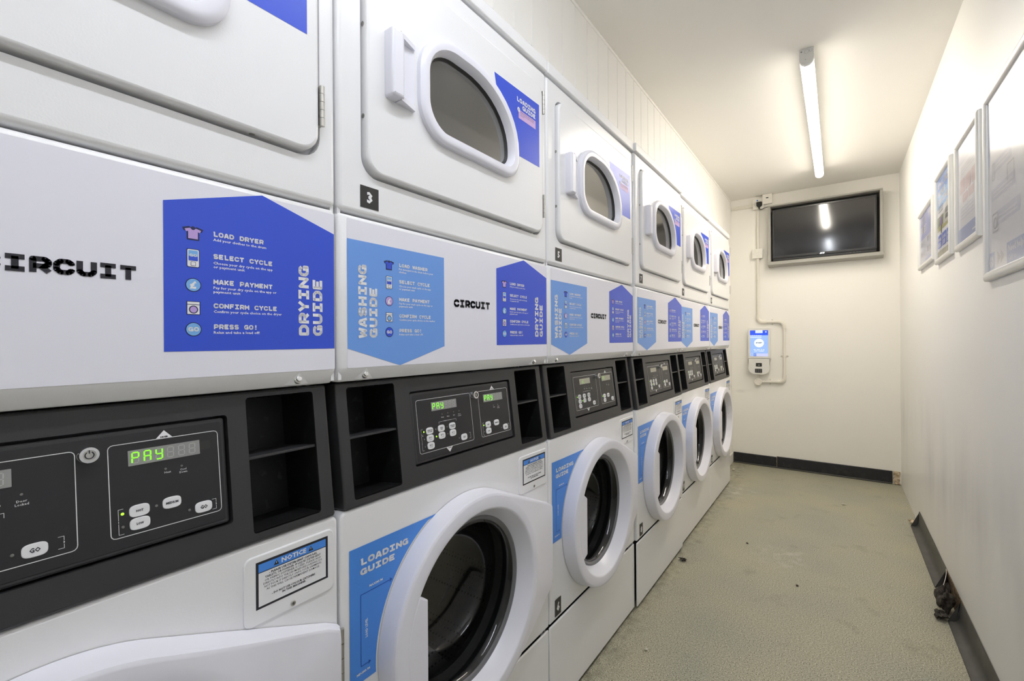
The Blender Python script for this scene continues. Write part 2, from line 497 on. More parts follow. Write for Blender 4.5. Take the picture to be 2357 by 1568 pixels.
def copy_tree(o, parent=None):
    c = o.copy(); COL.objects.link(c)
    c.parent = parent
    for ch in list(o.children): copy_tree(ch, c)
    return c

# ---------------------------------------------------------------- lettering
TXT = {}
def text_tris(body, bold=0.0):
    key = (body, bold)
    if key in TXT: return TXT[key]
    cu = bpy.data.curves.new('t', 'FONT'); cu.body = body; cu.size = 1.0
    cu.resolution_u = 1; cu.fill_mode = 'FRONT'; cu.offset = bold
    ob = bpy.data.objects.new('t', cu); COL.objects.link(ob)
    dg = bpy.context.evaluated_depsgraph_get(); dg.update()
    me = bpy.data.meshes.new_from_object(ob.evaluated_get(dg))
    vs = [(v.co.x, v.co.y) for v in me.vertices]
    fs = [tuple(p.vertices) for p in me.polygons]
    bpy.data.objects.remove(ob); bpy.data.curves.remove(cu); bpy.data.meshes.remove(me)
    TXT[key] = (vs, fs)
    return TXT[key]

def txt(mb, fr, body, u, v, h, k, width=None, w_=0.0004, bold=0.02, align='L'):
    """one line of plain print, h = cap height, baseline at v"""
    vs, fs = text_tris(body, bold)
    if not vs: return
    x0 = min(p[0] for p in vs); x1 = max(p[0] for p in vs)
    sv = h / 0.70
    su = width / (x1 - x0) if width else sv
    off = {'L': 0, 'C': -(x1 - x0) * su / 2, 'R': -(x1 - x0) * su}[align]
    mb.add([fr.at(u + off + (p[0] - x0) * su, v + p[1] * sv, w_) for p in vs], fs, k)

OCT = [(1.4, 3.2), (3.2, 1.4), (6.8, 1.4), (8.6, 3.2), (8.6, 6.8), (6.8, 8.6), (3.2, 8.6), (1.4, 6.8), (1.4, 3.2)]
GL = {
 'A': [[(1.2, 0), (3.9, 8.8)], [(8.8, 0), (6.1, 8.8)], [(3.5, 8.7), (6.5, 8.7)], [(2.4, 3.2), (7.6, 3.2)]],
 'C': [[(8.5, 6.4), (8.4, 7.4), (7.0, 8.6), (3.2, 8.6), (1.4, 6.8), (1.4, 3.2), (3.2, 1.4), (7.0, 1.4), (8.4, 2.6), (8.5, 3.6)]],
 'D': [[(1.5, 1.4), (1.5, 8.6), (6.4, 8.6), (8.6, 6.6), (8.6, 3.4), (6.4, 1.4), (1.5, 1.4)]],
 'E': [[(9.0, 8.7), (1.7, 8.7), (1.7, 1.3), (9.0, 1.3)], [(1.7, 5), (7.8, 5)]],
 'F': [[(9.2, 8.7), (1.9, 8.7), (1.9, 0)], [(1.9, 4.7), (8.0, 4.7)]],
 'G': [[(8.4, 7.0), (7.0, 8.6), (3.2, 8.6), (1.4, 6.8), (1.4, 3.2), (3.2, 1.4), (8.6, 1.4), (8.6, 4.4), (5.2, 4.4)]],
 'H': [[(1.7, 0), (1.7, 10)], [(8.3, 0), (8.3, 10)], [(1.7, 5), (8.3, 5)]],
 'I': [[(0.9, 8.8), (9.1, 8.8)], [(0.9, 1.2), (9.1, 1.2)], [(5, 1), (5, 9)]],
 'K': [[(1.7, 0), (1.7, 10)], [(8.6, 9.3), (3.2, 5), (8.8, 0.7)]],
 'L': [[(2.6, 10), (2.6, 1.3), (9.2, 1.3)], [(0.7, 8.9), (3.6, 8.9)]],
 'M': [[(1.3, 0), (1.3, 8.6), (5, 3.6), (8.7, 8.6), (8.7, 0)]],
 'N': [[(1.5, 0), (1.5, 8.6), (8.5, 1.4), (8.5, 10)]],
 'O': [OCT], 
 'P': [[(1.7, 0), (1.7, 8.7), (7, 8.7), (8.6, 7.4), (8.6, 5.2), (7, 3.9), (1.7, 3.9)]],
 'R': [[(1.7, 0), (1.7, 8.7), (7, 8.7), (8.6, 7.4), (8.6, 5.4), (7, 4.2), (1.7, 4.2)], [(5.2, 4.2), (8.9, 0.6)]],
 'S': [[(8.5, 7.2), (7.2, 8.7), (2.8, 8.7), (1.4, 7.3), (2.4, 5.4), (7.6, 4.6), (8.6, 2.7), (7.2, 1.3), (2.8, 1.3), (1.4, 2.8)]],
 'T': [[(0.6, 8.6), (9.4, 8.6)], [(5, 8.6), (5, 0)]],
 'U': [[(1.5, 10), (1.5, 3.0), (3.1, 1.4), (6.9, 1.4), (8.5, 3.0), (8.5, 10)]],
 'V': [[(1.0, 10), (5, 1), (9, 10)]],
 'W': [[(0.9, 10), (2.6, 1.2), (5, 7), (7.4, 1.2), (9.1, 10)]],
 'Y': [[(1.0, 9.8), (5, 4.6), (9.0, 9.8)], [(5, 5), (5, 0)]],
 '!': [[(5, 10), (5, 3.8)], [(5, 2.4), (5, 0)]],
 ' ': [], '-': [[(2, 5), (8, 5)]],
}
def slab(mb, fr, s_, u, v, h, width, k, w_=0.0004, sw=2.85):
    """heavy square monospaced capitals: h cap height, width of the whole word"""
    n = len(s_); pitch = width / (n - 0.08); cw = pitch * 0.92
    for i, ch in enumerate(s_):
        base = Frame(fr.at(u + i * pitch, v), fr.U * (cw / 10), fr.V * (h / 10), fr.N)
        for st in GL[ch]:
            closed = st[0] == st[-1]
            mb.stroke(st[:-1] if closed else st, sw, base, w_, k, closed=closed)

SEGS = {'a': [(1, 10), (5, 10)], 'b': [(5.4, 9.6), (5.4, 5.4)], 'c': [(5.4, 4.6), (5.4, 0.4)], 'd': [(1, 0), (5, 0)],
        'e': [(0.6, 4.6), (0.6, 0.4)], 'f': [(0.6, 9.6), (0.6, 5.4)], 'g': [(1, 5), (5, 5)]}
LIT = {'P': 'abefg', 'A': 'abcefg', 'Y': 'bcdfg', 'd': 'bcdeg', 'L': 'def', ' ': ''}

# ---------------------------------------------------------------- the room
def part(name, parent): 
    return MB(), name, parent

mb = MB(); mb.prism([(-0.80, YF), (XR + 0.02, YF), (XR + 0.02, YB + 0.02), (-0.80, YB + 0.02)], FZ, -0.06, 0.0, 'vinyl_floor', back=True)
struct(mb.build('floor'))
mb = MB(); mb.prism([(-0.80, YF), (XR + 0.02, YF), (XR + 0.02, YB + 0.02), (-0.80, YB + 0.02)], FZ, ZC, ZC + 0.06, 'paint_ceiling', back=True)
struct(mb.build('ceiling'))
mb = MB(); mb.prism([(-0.80, 0.0), (XR + 0.08, 0.0), (XR + 0.08, ZC), (-0.80, ZC)], FB, -0.08, 0.0, 'paint_wall', back=True)
wall_back = struct(mb.build('wall_back'))
mb = MB(); mb.prism([(-YB, 0.0), (-YF, 0.0), (-YF, ZC), (-YB, ZC)], FRW, -0.08, 0.0, 'paint_right', back=True)
wall_right = struct(mb.build('wall_right'))
mb = MB(); mb.box(-0.80, XR + 0.08, YF - 0.08, YF, 0, ZC, 'paint_wall')
struct(mb.build('wall_front'))

# boarded left wall: hidden studwork plus every tongue-and-groove board
ZP = 2.02
mb = MB()
mb.box(-0.82, -0.78, YF, YB, 0, ZC, 'void')                               # rear of the machine recess
mb.box(XL - 0.03, XL - 0.014, YF, YB, ZP, ZC, 'paint_board')
mb.box(XL - 0.03, XL - 0.014, Y_END + 0.012, YB, 0, ZP, 'paint_board')
mb.box(XL - 0.03, XL - 0.014, YF, -W - 0.012, 0, ZP, 'paint_board')
wall_left = struct(mb.build('wall_left'))
plank_cache = {}
def board(y0, y1, z0, z1):
    key = (round(y1 - y0, 4), z0, z1)
    if key not in plank_cache:
        q = MB(); wd = y1 - y0
        prof = [(0.0015, -0.013), (0.0015, -0.005), (0.0065, 0.0), (wd - 0.0015, 0.0), (wd - 0.0015, -0.013)]
        vs = [(p[1], p[0], 0.0) for p in prof] + [(p[1], p[0], z1 - z0) for p in prof]
        n_ = len(prof)
        fs = [(i, i + 1, n_ + i + 1, n_ + i) for i in range(n_ - 1)] + [tuple(range(n_))[::-1], tuple(range(n_, 2 * n_))]
        q.add(vs, fs, 'paint_board'); plank_cache[key] = q.mesh('board')
    o = bpy.data.objects.new('board', plank_cache[key]); COL.objects.link(o)
    o.parent = wall_left; o.location = (XL, y0, z0)
    return o
y = 1.4883 - 0.1015 * 34
while y < YB - 0.002:
    y1 = min(y + 0.1015, YB)
    if y1 > YF + 0.02:
        ya = max(y, YF)
        if y1 <= Y_END + 0.07 and y1 > -W - 0.012:
            board(ya, y1, ZP, 2.4335)
        else:
            board(ya, y1, 0.0, 2.4335)
    y = y1
mb = MB(); mb.box(XL - 0.012, XL + 0.004, YF, YB, 2.4345, ZC, 'paint_trim', bevel=0.003)
struct(mb.build('trim_1'))
mb = MB(); mb.box(XL, XL + 0.010, Y_END + 0.012, YB - 0.012, 0.0, 0.09, 'paint_trim', bevel=0.002)
struct(mb.build('baseboard_left'))

# back skirting: two lengths of black board and the broken plaster at the corner
mb = MB(); mb.prism(rrect(XL + 0.012, 0.258, 0.003, 0.096, 0.003, 2), FB, 0.0, 0.014, 'skirting_black', bevel=0.003)
bb = struct(mb.build('baseboard_back'))
mb = MB(); mb.prism(rrect(0.2615, 1.050, 0.003, 0.102, 0.003, 2), FB, 0.0, 0.014, 'skirting_black', bevel=0.003)
mb.build('skirting_length', bb)
mb = MB(); mb.prism([(0.2562, 0.0), (0.2630, 0.0), (0.2630, 0.104), (0.2562, 0.102)], FB, 0.0, 0.0085, 'plaster'); mb.build('joint', bb)
mb = MB(); mb.prism([(XL + 0.012, 0.0), (1.046, 0.0), (1.046, 0.012), (XL + 0.012, 0.012)], FB, 0.0, 0.021, 'skirting_grey', bevel=0.004); mb.build('foot', bb)
def lump(mb, fr, outline, w0, w1, k, j=0.004, rnd=random):
    o = [(p[0] + rnd.uniform(-j, j), p[1] + rnd.uniform(-j, j)) for p in outline]
    mb.prism(o, fr, w0, w1, k, bevel=min(0.004, abs(w1 - w0) * 0.4), seg=2, back=True)
for (u0, u1, v0, v1, d) in ((1.055, 1.098, 0.056, 0.104, 0.006), (1.053, 1.094, 0.018, 0.052, 0.009), (1.062, 1.100, 0.001, 0.015, 0.020)):
    mb = MB(); lump(mb, FB, rrect(u0, u1, v0, v1, 0.008, 3), 0.0, d, 'plaster', 0.002); mb.build('broken_plaster', bb)

# ---------------------------------------------------------------- right skirting: cove-formed vinyl, peeled open in the middle
def cove_profile():
    # (out from wall, z)
    return [(0.0005, 0.098), (0.0035, 0.0985), (0.0045, 0.094), (0.0045, 0.040), (0.0062, 0.026), (0.0105, 0.015), (0.0165, 0.008),
            (0.024, 0.0042), (0.040, 0.003), (0.042, 0.0005)]
def cove(name, ya, yb, parent=None, top=0.0):
    q = MB(); pr = cove_profile(); n_ = len(pr); ny = 14
    vs = []
    for j in range(ny + 1):
        yy = ya + (yb - ya) * j / ny
        wob = 0.0015 * sin(yy * 17) + top
        for (o_, z) in pr: vs.append((XR - o_, yy, z + (wob if z > 0.05 else 0)))
    fs = [(j * n_ + i, j * n_ + i + 1, (j + 1) * n_ + i + 1, (j + 1) * n_ + i) for j in range(ny) for i in range(n_ - 1)]
    fs.append(tuple(range(n_))); fs.append(tuple(ny * n_ + i for i in range(n_))[::-1])
    q.add(vs, fs, 'skirting_grey')
    # pale paint line left along the top edge
    q.add([(XR - 0.0006, ya, 0.0975 + top), (XR - 0.0006, yb, 0.0975 + top), (XR - 0.0006, yb, 0.1025 + top), (XR - 0.0006, ya, 0.1025 + top)], [(0, 1, 2, 3)], 'skirting_edge')
    return q.build(name, parent)
bs = struct(cove('baseboard_right', YF + 0.01, 2.06))
cove('skirting_length', 2.36, 3.20, bs)
q = MB(); q.box(XR - 0.0035, XR - 0.0005, 2.02, 2.42, 0.0, 0.098, 'adhesive'); q.build('bare_adhesive', bs)
q = MB()   # the loose flap: peels off the wall towards the camera and curls forward
pr = cove_profile(); n_ = 6; ny = 12; vs = []
for j in range(ny + 1):
    t = j / ny; yy = 2.36 - 0.175 * t
    lift = 0.034 * t ** 1.6; low = 0.010 * t * t; cut = 1.0 - 0.30 * t ** 2
    for i in range(n_ + 1):
        s_ = i / n_
        z = 0.003 + (0.095 * cut - low) * s_
        out = 0.0045 + 0.034 * (1 - s_) ** 4 + lift * (0.55 + 0.45 * s_) + 0.010 * t * s_ * sin(s_ * 2.4)
        vs.append((XR - out, yy, z))
m_ = n_ + 1
fs = [(j * m_ + i, j * m_ + i + 1, (j + 1) * m_ + i + 1, (j + 1) * m_ + i) for j in range(ny) for i in range(n_)]
k0 = len(vs); vs2 = [(v[0] + 0.0022, v[1], v[2] + 0.0006) for v in vs]
fs2 = [tuple(k0 + i for i in f[::-1]) for f in fs]
rim = list(range(0, m_)) ; top = [j * m_ + n_ for j in range(ny + 1)]; end = [ny * m_ + i for i in range(m_)]
fs3 = [(a, b_, k0 + b_, k0 + a) for a, b_ in zip(top[:-1], top[1:])] + [(a, b_, k0 + b_, k0 + a) for a, b_ in zip(end[:-1], end[1:])]
q.add(vs + vs2, fs + fs2, 'skirting_grey')
q.add(vs + vs2, fs3, 'skirting_edge')
q.build('peeled_flap', bs)

def blob(name, c, rad, k, sq=(1, 1, 1), seed=1, nu=14, nv=9, rough=0.35):
    rnd = random.Random(seed); q = MB(); vs = []; fs = []
    ph = [(rnd.uniform(0, 6), rnd.uniform(0, 6), rnd.randint(2, 6), rnd.randint(2, 5)) for _ in range(6)]
    for j in range(nv + 1):
        th = pi * j / nv
        for i in range(nu):
            a = 2 * pi * i / nu
            r = 1 + rough * sum(sin(p[2] * a + p[0]) * sin(p[3] * th + p[1]) for p in ph) / 3 + rnd.uniform(-0.06, 0.06) * (1 if 0 < j < nv else 0)
            vs.append((rad * sq[0] * r * sin(th) * cos(a), rad * sq[1] * r * sin(th) * sin(a), rad * sq[2] * r * cos(th)))
    for j in range(nv):
        for i in range(nu):
            i2 = (i + 1) % nu
            fs.append((j * nu + i, (j + 1) * nu + i, (j + 1) * nu + i2, j * nu + i2))
    zmin = min(v[2] for v in vs)
    q.add([(v[0], v[1], v[2] - zmin) for v in vs], fs, k)
    o = q.build(name); o.location = c
    return o
tag(blob('lint_clump', (XR - 0.038, 2.135, 0.0005), 0.042, 'lint', (0.62, 1.1, 1.05), 4, 26, 18, 0.45), 'matted dark lint clump stuffed behind the peeled grey skirting', 'lint')
tag(blob('lint_tuft', (XR - 0.062, 2.065, 0.0005), 0.020, 'lint', (0.9, 1.3, 0.55), 9, 20, 12, 0.7), 'small loose tuft of dark lint on the floor below the peeled skirting', 'lint')

# crumbs and litter on the floor
tag(blob('fluff', (0.048, 1.953, 0.0005), 0.012, 'lint', (1.2, 0.7, 0.45), 12, 18, 10, 0.8), 'dark scrap of fluff on the floor in front of washer 8', 'litter')
tag(blob('paper_scrap', (0.733, 3.40, 0.0005), 0.012, 'dust_pale', (1.3, 0.4, 0.35), 13), 'thin pale scrap lying on the floor below the television', 'litter')
tag(blob('crumb', (-0.040, 3.86, 0.0005), 0.012, 'dust_pale', (1.1, 0.8, 0.7), 14), 'small pale crumb on the floor beside the boarded wall corner', 'litter')
tag(blob('crumb', (0.124, 1.18, 0.0005), 0.006, 'dust_pale', (1, 1, 0.6), 15), 'tiny pale crumb on the floor nearest the camera', 'litter')
tag(blob('speck', (0.287, 2.365, 0.0005), 0.006, 'lint', (1, 0.9, 0.4), 16), 'tiny dark speck on the floor left of the aisle centre', 'litter')
tag(blob('speck', (0.547, 2.012, 0.0005), 0.0055, 'lint', (1, 1, 0.5), 17), 'tiny dark speck in the middle of the aisle floor', 'litter')
tag(blob('plaster_crumb', (XR - 0.024, 3.245, 0.0005), 0.022, 'plaster', (0.9, 1.3, 0.5), 18, 14, 9, 0.5), 'broken plaster lump where the grey right skirting begins', 'rubble')
# ---------------------------------------------------------------- dryer
def win_outer(d=0.0):
    return rrect(0.176 + d, 0.523 - d, 1.576 + d, 1.811 - d, ((0.076 - d * 0.75), (0.055 - d * 0.7), ((0.195 - d), (0.160 - d)), ((0.110 - d), (0.098 - d))), 10)

def sticker_icons(kind, y0, fr, parent):
    """five little pictograms, y0 = left of the icon column; z positions shared by both guides"""
    c = y0 + 0.009
    shirt = 'icon_lilac' if kind == 'dry' else 'dry_blue'
    coin = 'icon_sky' if kind == 'dry' else 'icon_lilac'
    drum = 'icon_lilac' if kind == 'dry' else 'icon_sky'
    go = 'icon_sky' if kind == 'dry' else 'dry_blue'
    def sh(s_):
        pts = [(-4, 10), (-10.5, 7.6), (-9, 3.4), (-6.2, 4.2), (-6.2, -8), (6.2, -8), (6.2, 4.2), (9, 3.4), (10.5, 7.6), (4, 10), (0, 7.6)]
        return [(c + a * 0.00108 * s_, 1.3005 + b_ * 0.00094 * s_) for a, b_ in pts]
    q = MB(); q.flat(sh(1.08), fr, 0.0003, 'ink_navy'); q.flat([(c + (p[0] - c) * 0.84, 1.3006 + (p[1] - 1.3006) * 0.84) for p in sh(1.0)], fr, 0.0005, shirt)
    q.flat(circ(c, 1.3085, 0.0026, 10), fr, 0.0006, 'ink_navy'); q.build('shirt_icon', parent)
    q = MB(); q.flat(rrect(c - 0.0075, c + 0.0075, 1.2555, 1.2805, 0.002, 3), fr, 0.0003, 'ink_navy')
    q.flat(rrect(c - 0.0067, c + 0.0067, 1.2563, 1.2797, 0.0016, 3), fr, 0.0005, 'print_white')
    q.flat(rrect(c - 0.0055, c + 0.0055, 1.2645, 1.2783, 0.0006, 2), fr, 0.0006, 'icon_sky')
    q.flat(rrect(c - 0.0055, c + 0.0055, 1.2645, 1.2705, 0.0006, 2), fr, 0.0007, 'dry_blue')
    slab(q, fr, 'GO', c - 0.0044, 1.2700, 0.0036, 0.0088, 'print_white', 0.0009)
    q.flat(rrect(c - 0.0030, c + 0.0030, 1.2575, 1.2632, 0.0008, 2), fr, 0.0007, 'ink_navy')
    q.flat(rrect(c - 0.0025, c + 0.0025, 1.2580, 1.2627, 0.0006, 2), fr, 0.0008, 'print_white'); q.build('phone_icon', parent)
    q = MB(); q.flat(circ(c, 1.2318, 0.0093, 28), fr, 0.0003, 'ink_navy'); q.flat(circ(c, 1.2318, 0.0083, 28), fr, 0.0005, coin)
    txt(q, fr, '\u00a3', c - 0.0002, 1.2275, 0.0088, 'print_white', w_=0.0007, bold=0.06, align='C'); q.build('coin_icon', parent)
    q = MB(); q.flat(rrect(c - 0.0080, c + 0.0080, 1.1915, 1.2097), fr, 0.0003, 'ink_navy'); q.flat(rrect(c - 0.0071, c + 0.0071, 1.1923, 1.2048), fr, 0.0005, 'print_white')
    q.flat(rrect(c - 0.0071, c + 0.0071, 1.2056, 1.2089), fr, 0.0005, 'print_white'); q.flat(circ(c, 1.1985, 0.0054, 22), fr, 0.0006, 'ink_navy'); q.flat(circ(c, 1.1985, 0.0041, 22), fr, 0.0007, drum); q.build('machine_icon', parent)
    q = MB(); q.flat(circ(c, 1.1718, 0.0095, 28), fr, 0.0003, 'ink_navy'); q.flat(circ(c, 1.1718, 0.0085, 28), fr, 0.0005, go)
    slab(q, fr, 'GO', c - 0.0062, 1.1690, 0.0058, 0.0124, 'print_white', 0.0007); q.build('go_icon', parent)

def make_dryer():
    t = thing('tumble_dryer', (0, 0, 0), '-', 'dryer', 'tumble dryers stacked on the washers')
    XB = -0.66
    # cabinet shell: sides, top, back and the drum mouth
    q = MB()
    q.box(XB, -0.006, 0.004, 0.010, 1.086, 1.953, 'enamel')
    q.box(XB, -0.006, 0.690, 0.696, 1.086, 1.953, 'enamel')
    q.box(XB, XB + 0.006, 0.010, 0.690, 1.086, 1.953, 'enamel_in')
    q.box(XB + 0.006, -0.016, 0.010, 0.690, 1.086, 1.092, 'dark_gap')
    q.build('cabinet', t)
    q = MB(); q.prism(rrect(0.0015, 0.6985, 1.9575, 1.9935, 0.003, 2), FR, XB, 0.0065, 'enamel', bevel=0.004, back=True); q.build('top_panel', t)
    # front frame round the door
    q = MB(); q.prism(rrect(0.002, 0.698, 1.3865, 1.9525, 0.010, 4), FR, -0.024, 0.0, 'enamel', bevel=0.009, seg=4,
                      holes=[rrect(0.0495, 0.6685, 1.4590, 1.9040, 0.036, 6)])
    q.prism(rrect(0.040, 0.680, 1.450, 1.915), FR, -0.026, -0.022, 'enamel_in', holes=[circ(0.345, 1.69, 0.19, 40)])
    q.build('front_frame', t)
    q = MB(); q.lathe([(0.19, -0.024), (0.255, -0.05), (0.26, -0.50), (0.0, -0.50)], FR, 0.345, 1.69, 'dryer_drum', 44); q.build('drum', t)
    # door with the window
    q = MB(); q.prism(rrect(0.055, 0.661, 1.4645, 1.8985, 0.034, 6), FR, -0.018, 0.0125, 'enamel', bevel=0.006, seg=3, holes=[win_outer(0.027)])
    door = q.build('door', t)
    q = MB()
    prof = [(0.0, 0.0124), (0.0, 0.022), (0.004, 0.0265), (0.011, 0.0285), (0.022, 0.027), (0.029, 0.018), (0.031, 0.002)]
    loops = [win_outer(d) for d, _ in prof]; nn = len(loops[0])
    q.add([FR.at(p[0], p[1], ww) for lp, (_, ww) in zip(loops, prof) for p in lp],
          [(j * nn + i, j * nn + (i + 1) % nn, (j + 1) * nn + (i + 1) % nn, (j + 1) * nn + i) for j in range(len(prof) - 1) for i in range(nn)], 'lilac_plastic')
    q.build('window_frame', door)
    q = MB()
    a, b_ = win_outer(0.0305), win_outer(0.036); nn = len(a)
    q.add([FR.at(p[0], p[1], 0.008) for p in a] + [FR.at(p[0], p[1], 0.001) for p in b_],
          [(i, (i + 1) % nn, nn + (i + 1) % nn, nn + i) for i in range(nn)], 'rubber')
    q.build('window_seal', door)
    q = MB(); q.flat(win_outer(0.0345), FR, 0.002, 'dryer_glass'); q.build('window_glass', door)
    q = MB()
    q.prism(rrect(0.094, 0.126, 1.6175, 1.7475, 0.006, 3), FR, 0.0122, 0.036, 'lilac_plastic', bevel=0.007)
    for (za, zb) in ((1.739, 1.7485), (1.6165, 1.6260)):
        q.add([(0.0122, 0.118, za), (0.0122, 0.1645, za), (0.0122, 0.1645, zb), (0.0122, 0.118, zb),
               (0.033, 0.118, za), (0.0195, 0.1645, za), (0.0195, 0.1645, zb), (0.033, 0.118, zb)],
              [(4, 5, 6, 7), (0, 1, 5, 4), (3, 7, 6, 2), (1, 2, 6, 5)], 'lilac_plastic')
    q.prism(rrect(0.120, 0.1645, 1.6200, 1.7450), FR, 0.0122, 0.0155, 'lilac_plastic')
    q.build('handle', door)
    for zz in (1.5465, 1.8500):
        q = MB()
        for i in range(5):
            z0 = zz - 0.033 + i * 0.0134
            q.tube([(0.0110, 0.6665, z0), (0.0110, 0.6665, z0 + 0.0128)], 0.0042, 'zinc', 10)
        q.box(-0.012, 0.010, 0.6625, 0.6675, zz - 0.033, zz + 0.033, 'zinc')
        q.build('hinge', door)
    for (yy, zz) in ((0.25, 1.4652), (0.56, 1.4652)):
        q = MB(); fr = Frame((0.0, yy, zz), (1, 0, 0), (0, 1, 0), (0, 0, -1))
        q.prism(circ(0, 0, 0.0042, 12), fr, -0.001, 0.0012, 'zinc'); q.build('screw', door)
    for zz in (1.57, 1.74):
        q = MB(); fr = Frame((0.0, 0.0552, zz), (1, 0, 0), (0, 0, 1), (0, -1, 0))
        q.prism(circ(0, 0, 0.0042, 12), fr, -0.001, 0.0012, 'zinc'); q.build('screw', door)
    # loading guide on the door
    q = MB()
    wo = win_outer(-0.0015)
    right = [p for p in wo if p[0] > 0.43 and p[1] > 1.652]
    right.sort(key=lambda p: p[1])
    pts = [(0.640, 1.652), (0.640, 1.8315), (0.432, 1.8285)] + [p for p in right[::-1] if p[1] < 1.8275] + [(right[0][0] - 0.001, 1.652)]
    q.flat(pts, FR, 0.0128, 'dry_blue')
    st = q.build('loading_guide', t)
    words(st, FR, [('slab', 'LOADING', 0.5285, 1.7975, 0.0122, 0.0915, 'print_white', 0.0132), ('slab', 'GUIDE', 0.5550, 1.7822, 0.0122, 0.0650, 'print_white', 0.0132)])
    q = MB()
    q.flat(circ(0.5365, 1.7765, 0.0062, 18), FR, 0.0136, 'print_white')
    txt(q, FR, 'i', 0.5365, 1.7733, 0.0066, 'ink_navy', w_=0.0140, bold=0.05, align='C')
    q.build('info_mark', st)
    q = MB(); q.flat(rrect(0.5365, 0.6200, 1.7540, 1.7770), FR, 0.0131, 'pink')
    txt(q, FR, 'Adding more than the maximum may damage', 0.5440, 1.7722, 0.0022, 'ink_navy', 0.068, 0.0134, 0.03)
    txt(q, FR, 'your clothes and reduce the drying', 0.5440, 1.7674, 0.0022, 'ink_navy', 0.066, 0.0134, 0.02)
    txt(q, FR, 'of the load', 0.5440, 1.7630, 0.0022, 'ink_navy', 0.018, 0.0134, 0.02)
    q.build('notice_strip', st)
    # lower access panel with its folded bottom lip
    q = MB()
    sec = [(-0.034, 1.3825), (-0.010, 1.3825), (-0.0035, 1.3810), (0.0, 1.3760), (0.0, 1.1080), (-0.0008, 1.1045), (-0.0120, 1.0835), (-0.0150, 1.0815), (-0.034, 1.0815)]
    ys = [(0.0018, -0.009), (0.0022, -0.006), (0.0045, -0.0025), (0.0095, 0.0), (0.6905, 0.0), (0.6955, -0.0025), (0.6978, -0.006), (0.6982, -0.009)]
    nS = len(sec); vs = []
    for (yy, dx) in ys:
        for (x_, z_) in sec:
            sh = 1.0 if dx == 0 else (1 - 0.0015)
            zc = z_ + (dx * 0.55 if z_ > 1.3 else -dx * 0.35) * (1 if dx else 0)
            vs.append((x_ + dx if x_ > -0.03 else x_, yy, zc))
    fs = [(j * nS + i, j * nS + i + 1, (j + 1) * nS + i + 1, (j + 1) * nS + i)[::-1] for j in range(len(ys) - 1) for i in range(nS - 1)]
    fs += [tuple(range(nS)), tuple((len(ys) - 1) * nS + i for i in range(nS))[::-1]]
    q.add(vs, fs, 'enamel')
    lp = q.build('lower_panel', t)
    q = MB(); q.flat(rrect(0.0185, 0.6935, 1.1065, 1.3740, 0.002, 2), FR, 0.0004, 'film'); q.build('decal_sheet', lp)
    for yy in (0.0595, 0.6315):
        q = MB()
        ax, az = -0.0010, 1.1040
        q.add([(ax, yy, az), (-0.0116, yy - 0.021, 1.0845), (-0.0116, yy + 0.021, 1.0845), (-0.0070, yy, 1.0845)],
              [(0, 1, 3), (0, 3, 2), (1, 2, 3)], 'enamel')
        q.build('bolt_pocket', lp)
        q = MB(); fr = Frame((-0.0062, yy, 1.0925), (0, 1, 0), (-0.35, 0, 0.94), (0.94, 0, 0.35))
        q.prism(circ(0, 0, 0.0066, 18), fr, -0.004, 0.0016, 'zinc', bevel=0.0006)
        q.prism(circ(0, 0, 0.0048, 6), fr, 0.0014, 0.0052, 'chrome', bevel=0.0007)
        q.build('bolt', lp)
    # washing guide
    q = MB(); q.flat([(0.0185, 1.1415), (0.1365, 1.1062), (0.2615, 1.1422), (0.2615, 1.3378), (0.0185, 1.3380)], FR, 0.0008, 'wash_blue')
    wg = q.build('washing_guide', t)
    G1 = FR.move(0, 0, 0.0008)
    FV = Frame(G1.at(0, 0, 0), (0, 0, 1), (0, -1, 0), (1, 0, 0))
    words(wg, FV, [('slab', 'WASHING', 1.1605, -0.0589, 0.0176, 0.1345, 'print_white', 0.0004), ('slab', 'GUIDE', 1.1610, -0.0822, 0.0172, 0.0940, 'print_white', 0.0004)])
    words(wg, G1, [('slab', s_, 0.1350, z_, 0.0068, wd, 'print_white', 0.0004) for (z_, s_, wd) in
                   ((1.3015, 'LOAD WASHER', 0.0765), (1.2688, 'SELECT CYCLE', 0.0825), (1.2336, 'MAKE PAYMENT', 0.0820), (1.2008, 'CONFIRM CYCLE', 0.0850), (1.1716, 'PRESS GO!', 0.0590))])
    words(wg, G1, [('txt', s_, 0.1350, z_, 0.0036, wd, 'print_white', 0.0003) for (z_, s_, wd) in
                   ((1.2955, 'Put detergent in the drum before your', 0.093), (1.2898, 'clothes', 0.019),
                    (1.2618, 'Choose your wash cycle on the app', 0.086), (1.2562, 'or payment unit', 0.041),
                    (1.2272, 'Pay for your wash cycle on the app or', 0.091), (1.2216, 'payment unit', 0.035),
                    (1.1948, 'Confirm your cycle choice on the washer', 0.098), (1.1656, 'Relax and take a load off!', 0.062))])
    sticker_icons('wash', 0.1015, G1, wg)
    # maker's word mark
    q = MB(); slab(q, FR, 'CIRCUIT', 0.2930, 1.2316, 0.0170, 0.1300, 'ink', 0.0010, 3.2)
    q.flat([(0.2950, 1.2408), (0.3010, 1.2430), (0.2975, 1.2385)], FR, 0.0012, 'film')
    q.build('word_mark', t)
    # drying guide
    q = MB(); q.flat([(0.4500, 1.1422), (0.6930, 1.1422), (0.6930, 1.3395), (0.5740, 1.3762), (0.4500, 1.3385)], FR, 0.0008, 'dry_blue')
    dg_ = q.build('drying_guide', t)
    words(dg_, FV, [('slab', 'DRYING', 1.1640, -0.6467, 0.0172, 0.1145, 'print_white', 0.0004), ('slab', 'GUIDE', 1.1640, -0.6704, 0.0168, 0.0945, 'print_white', 0.0004)])
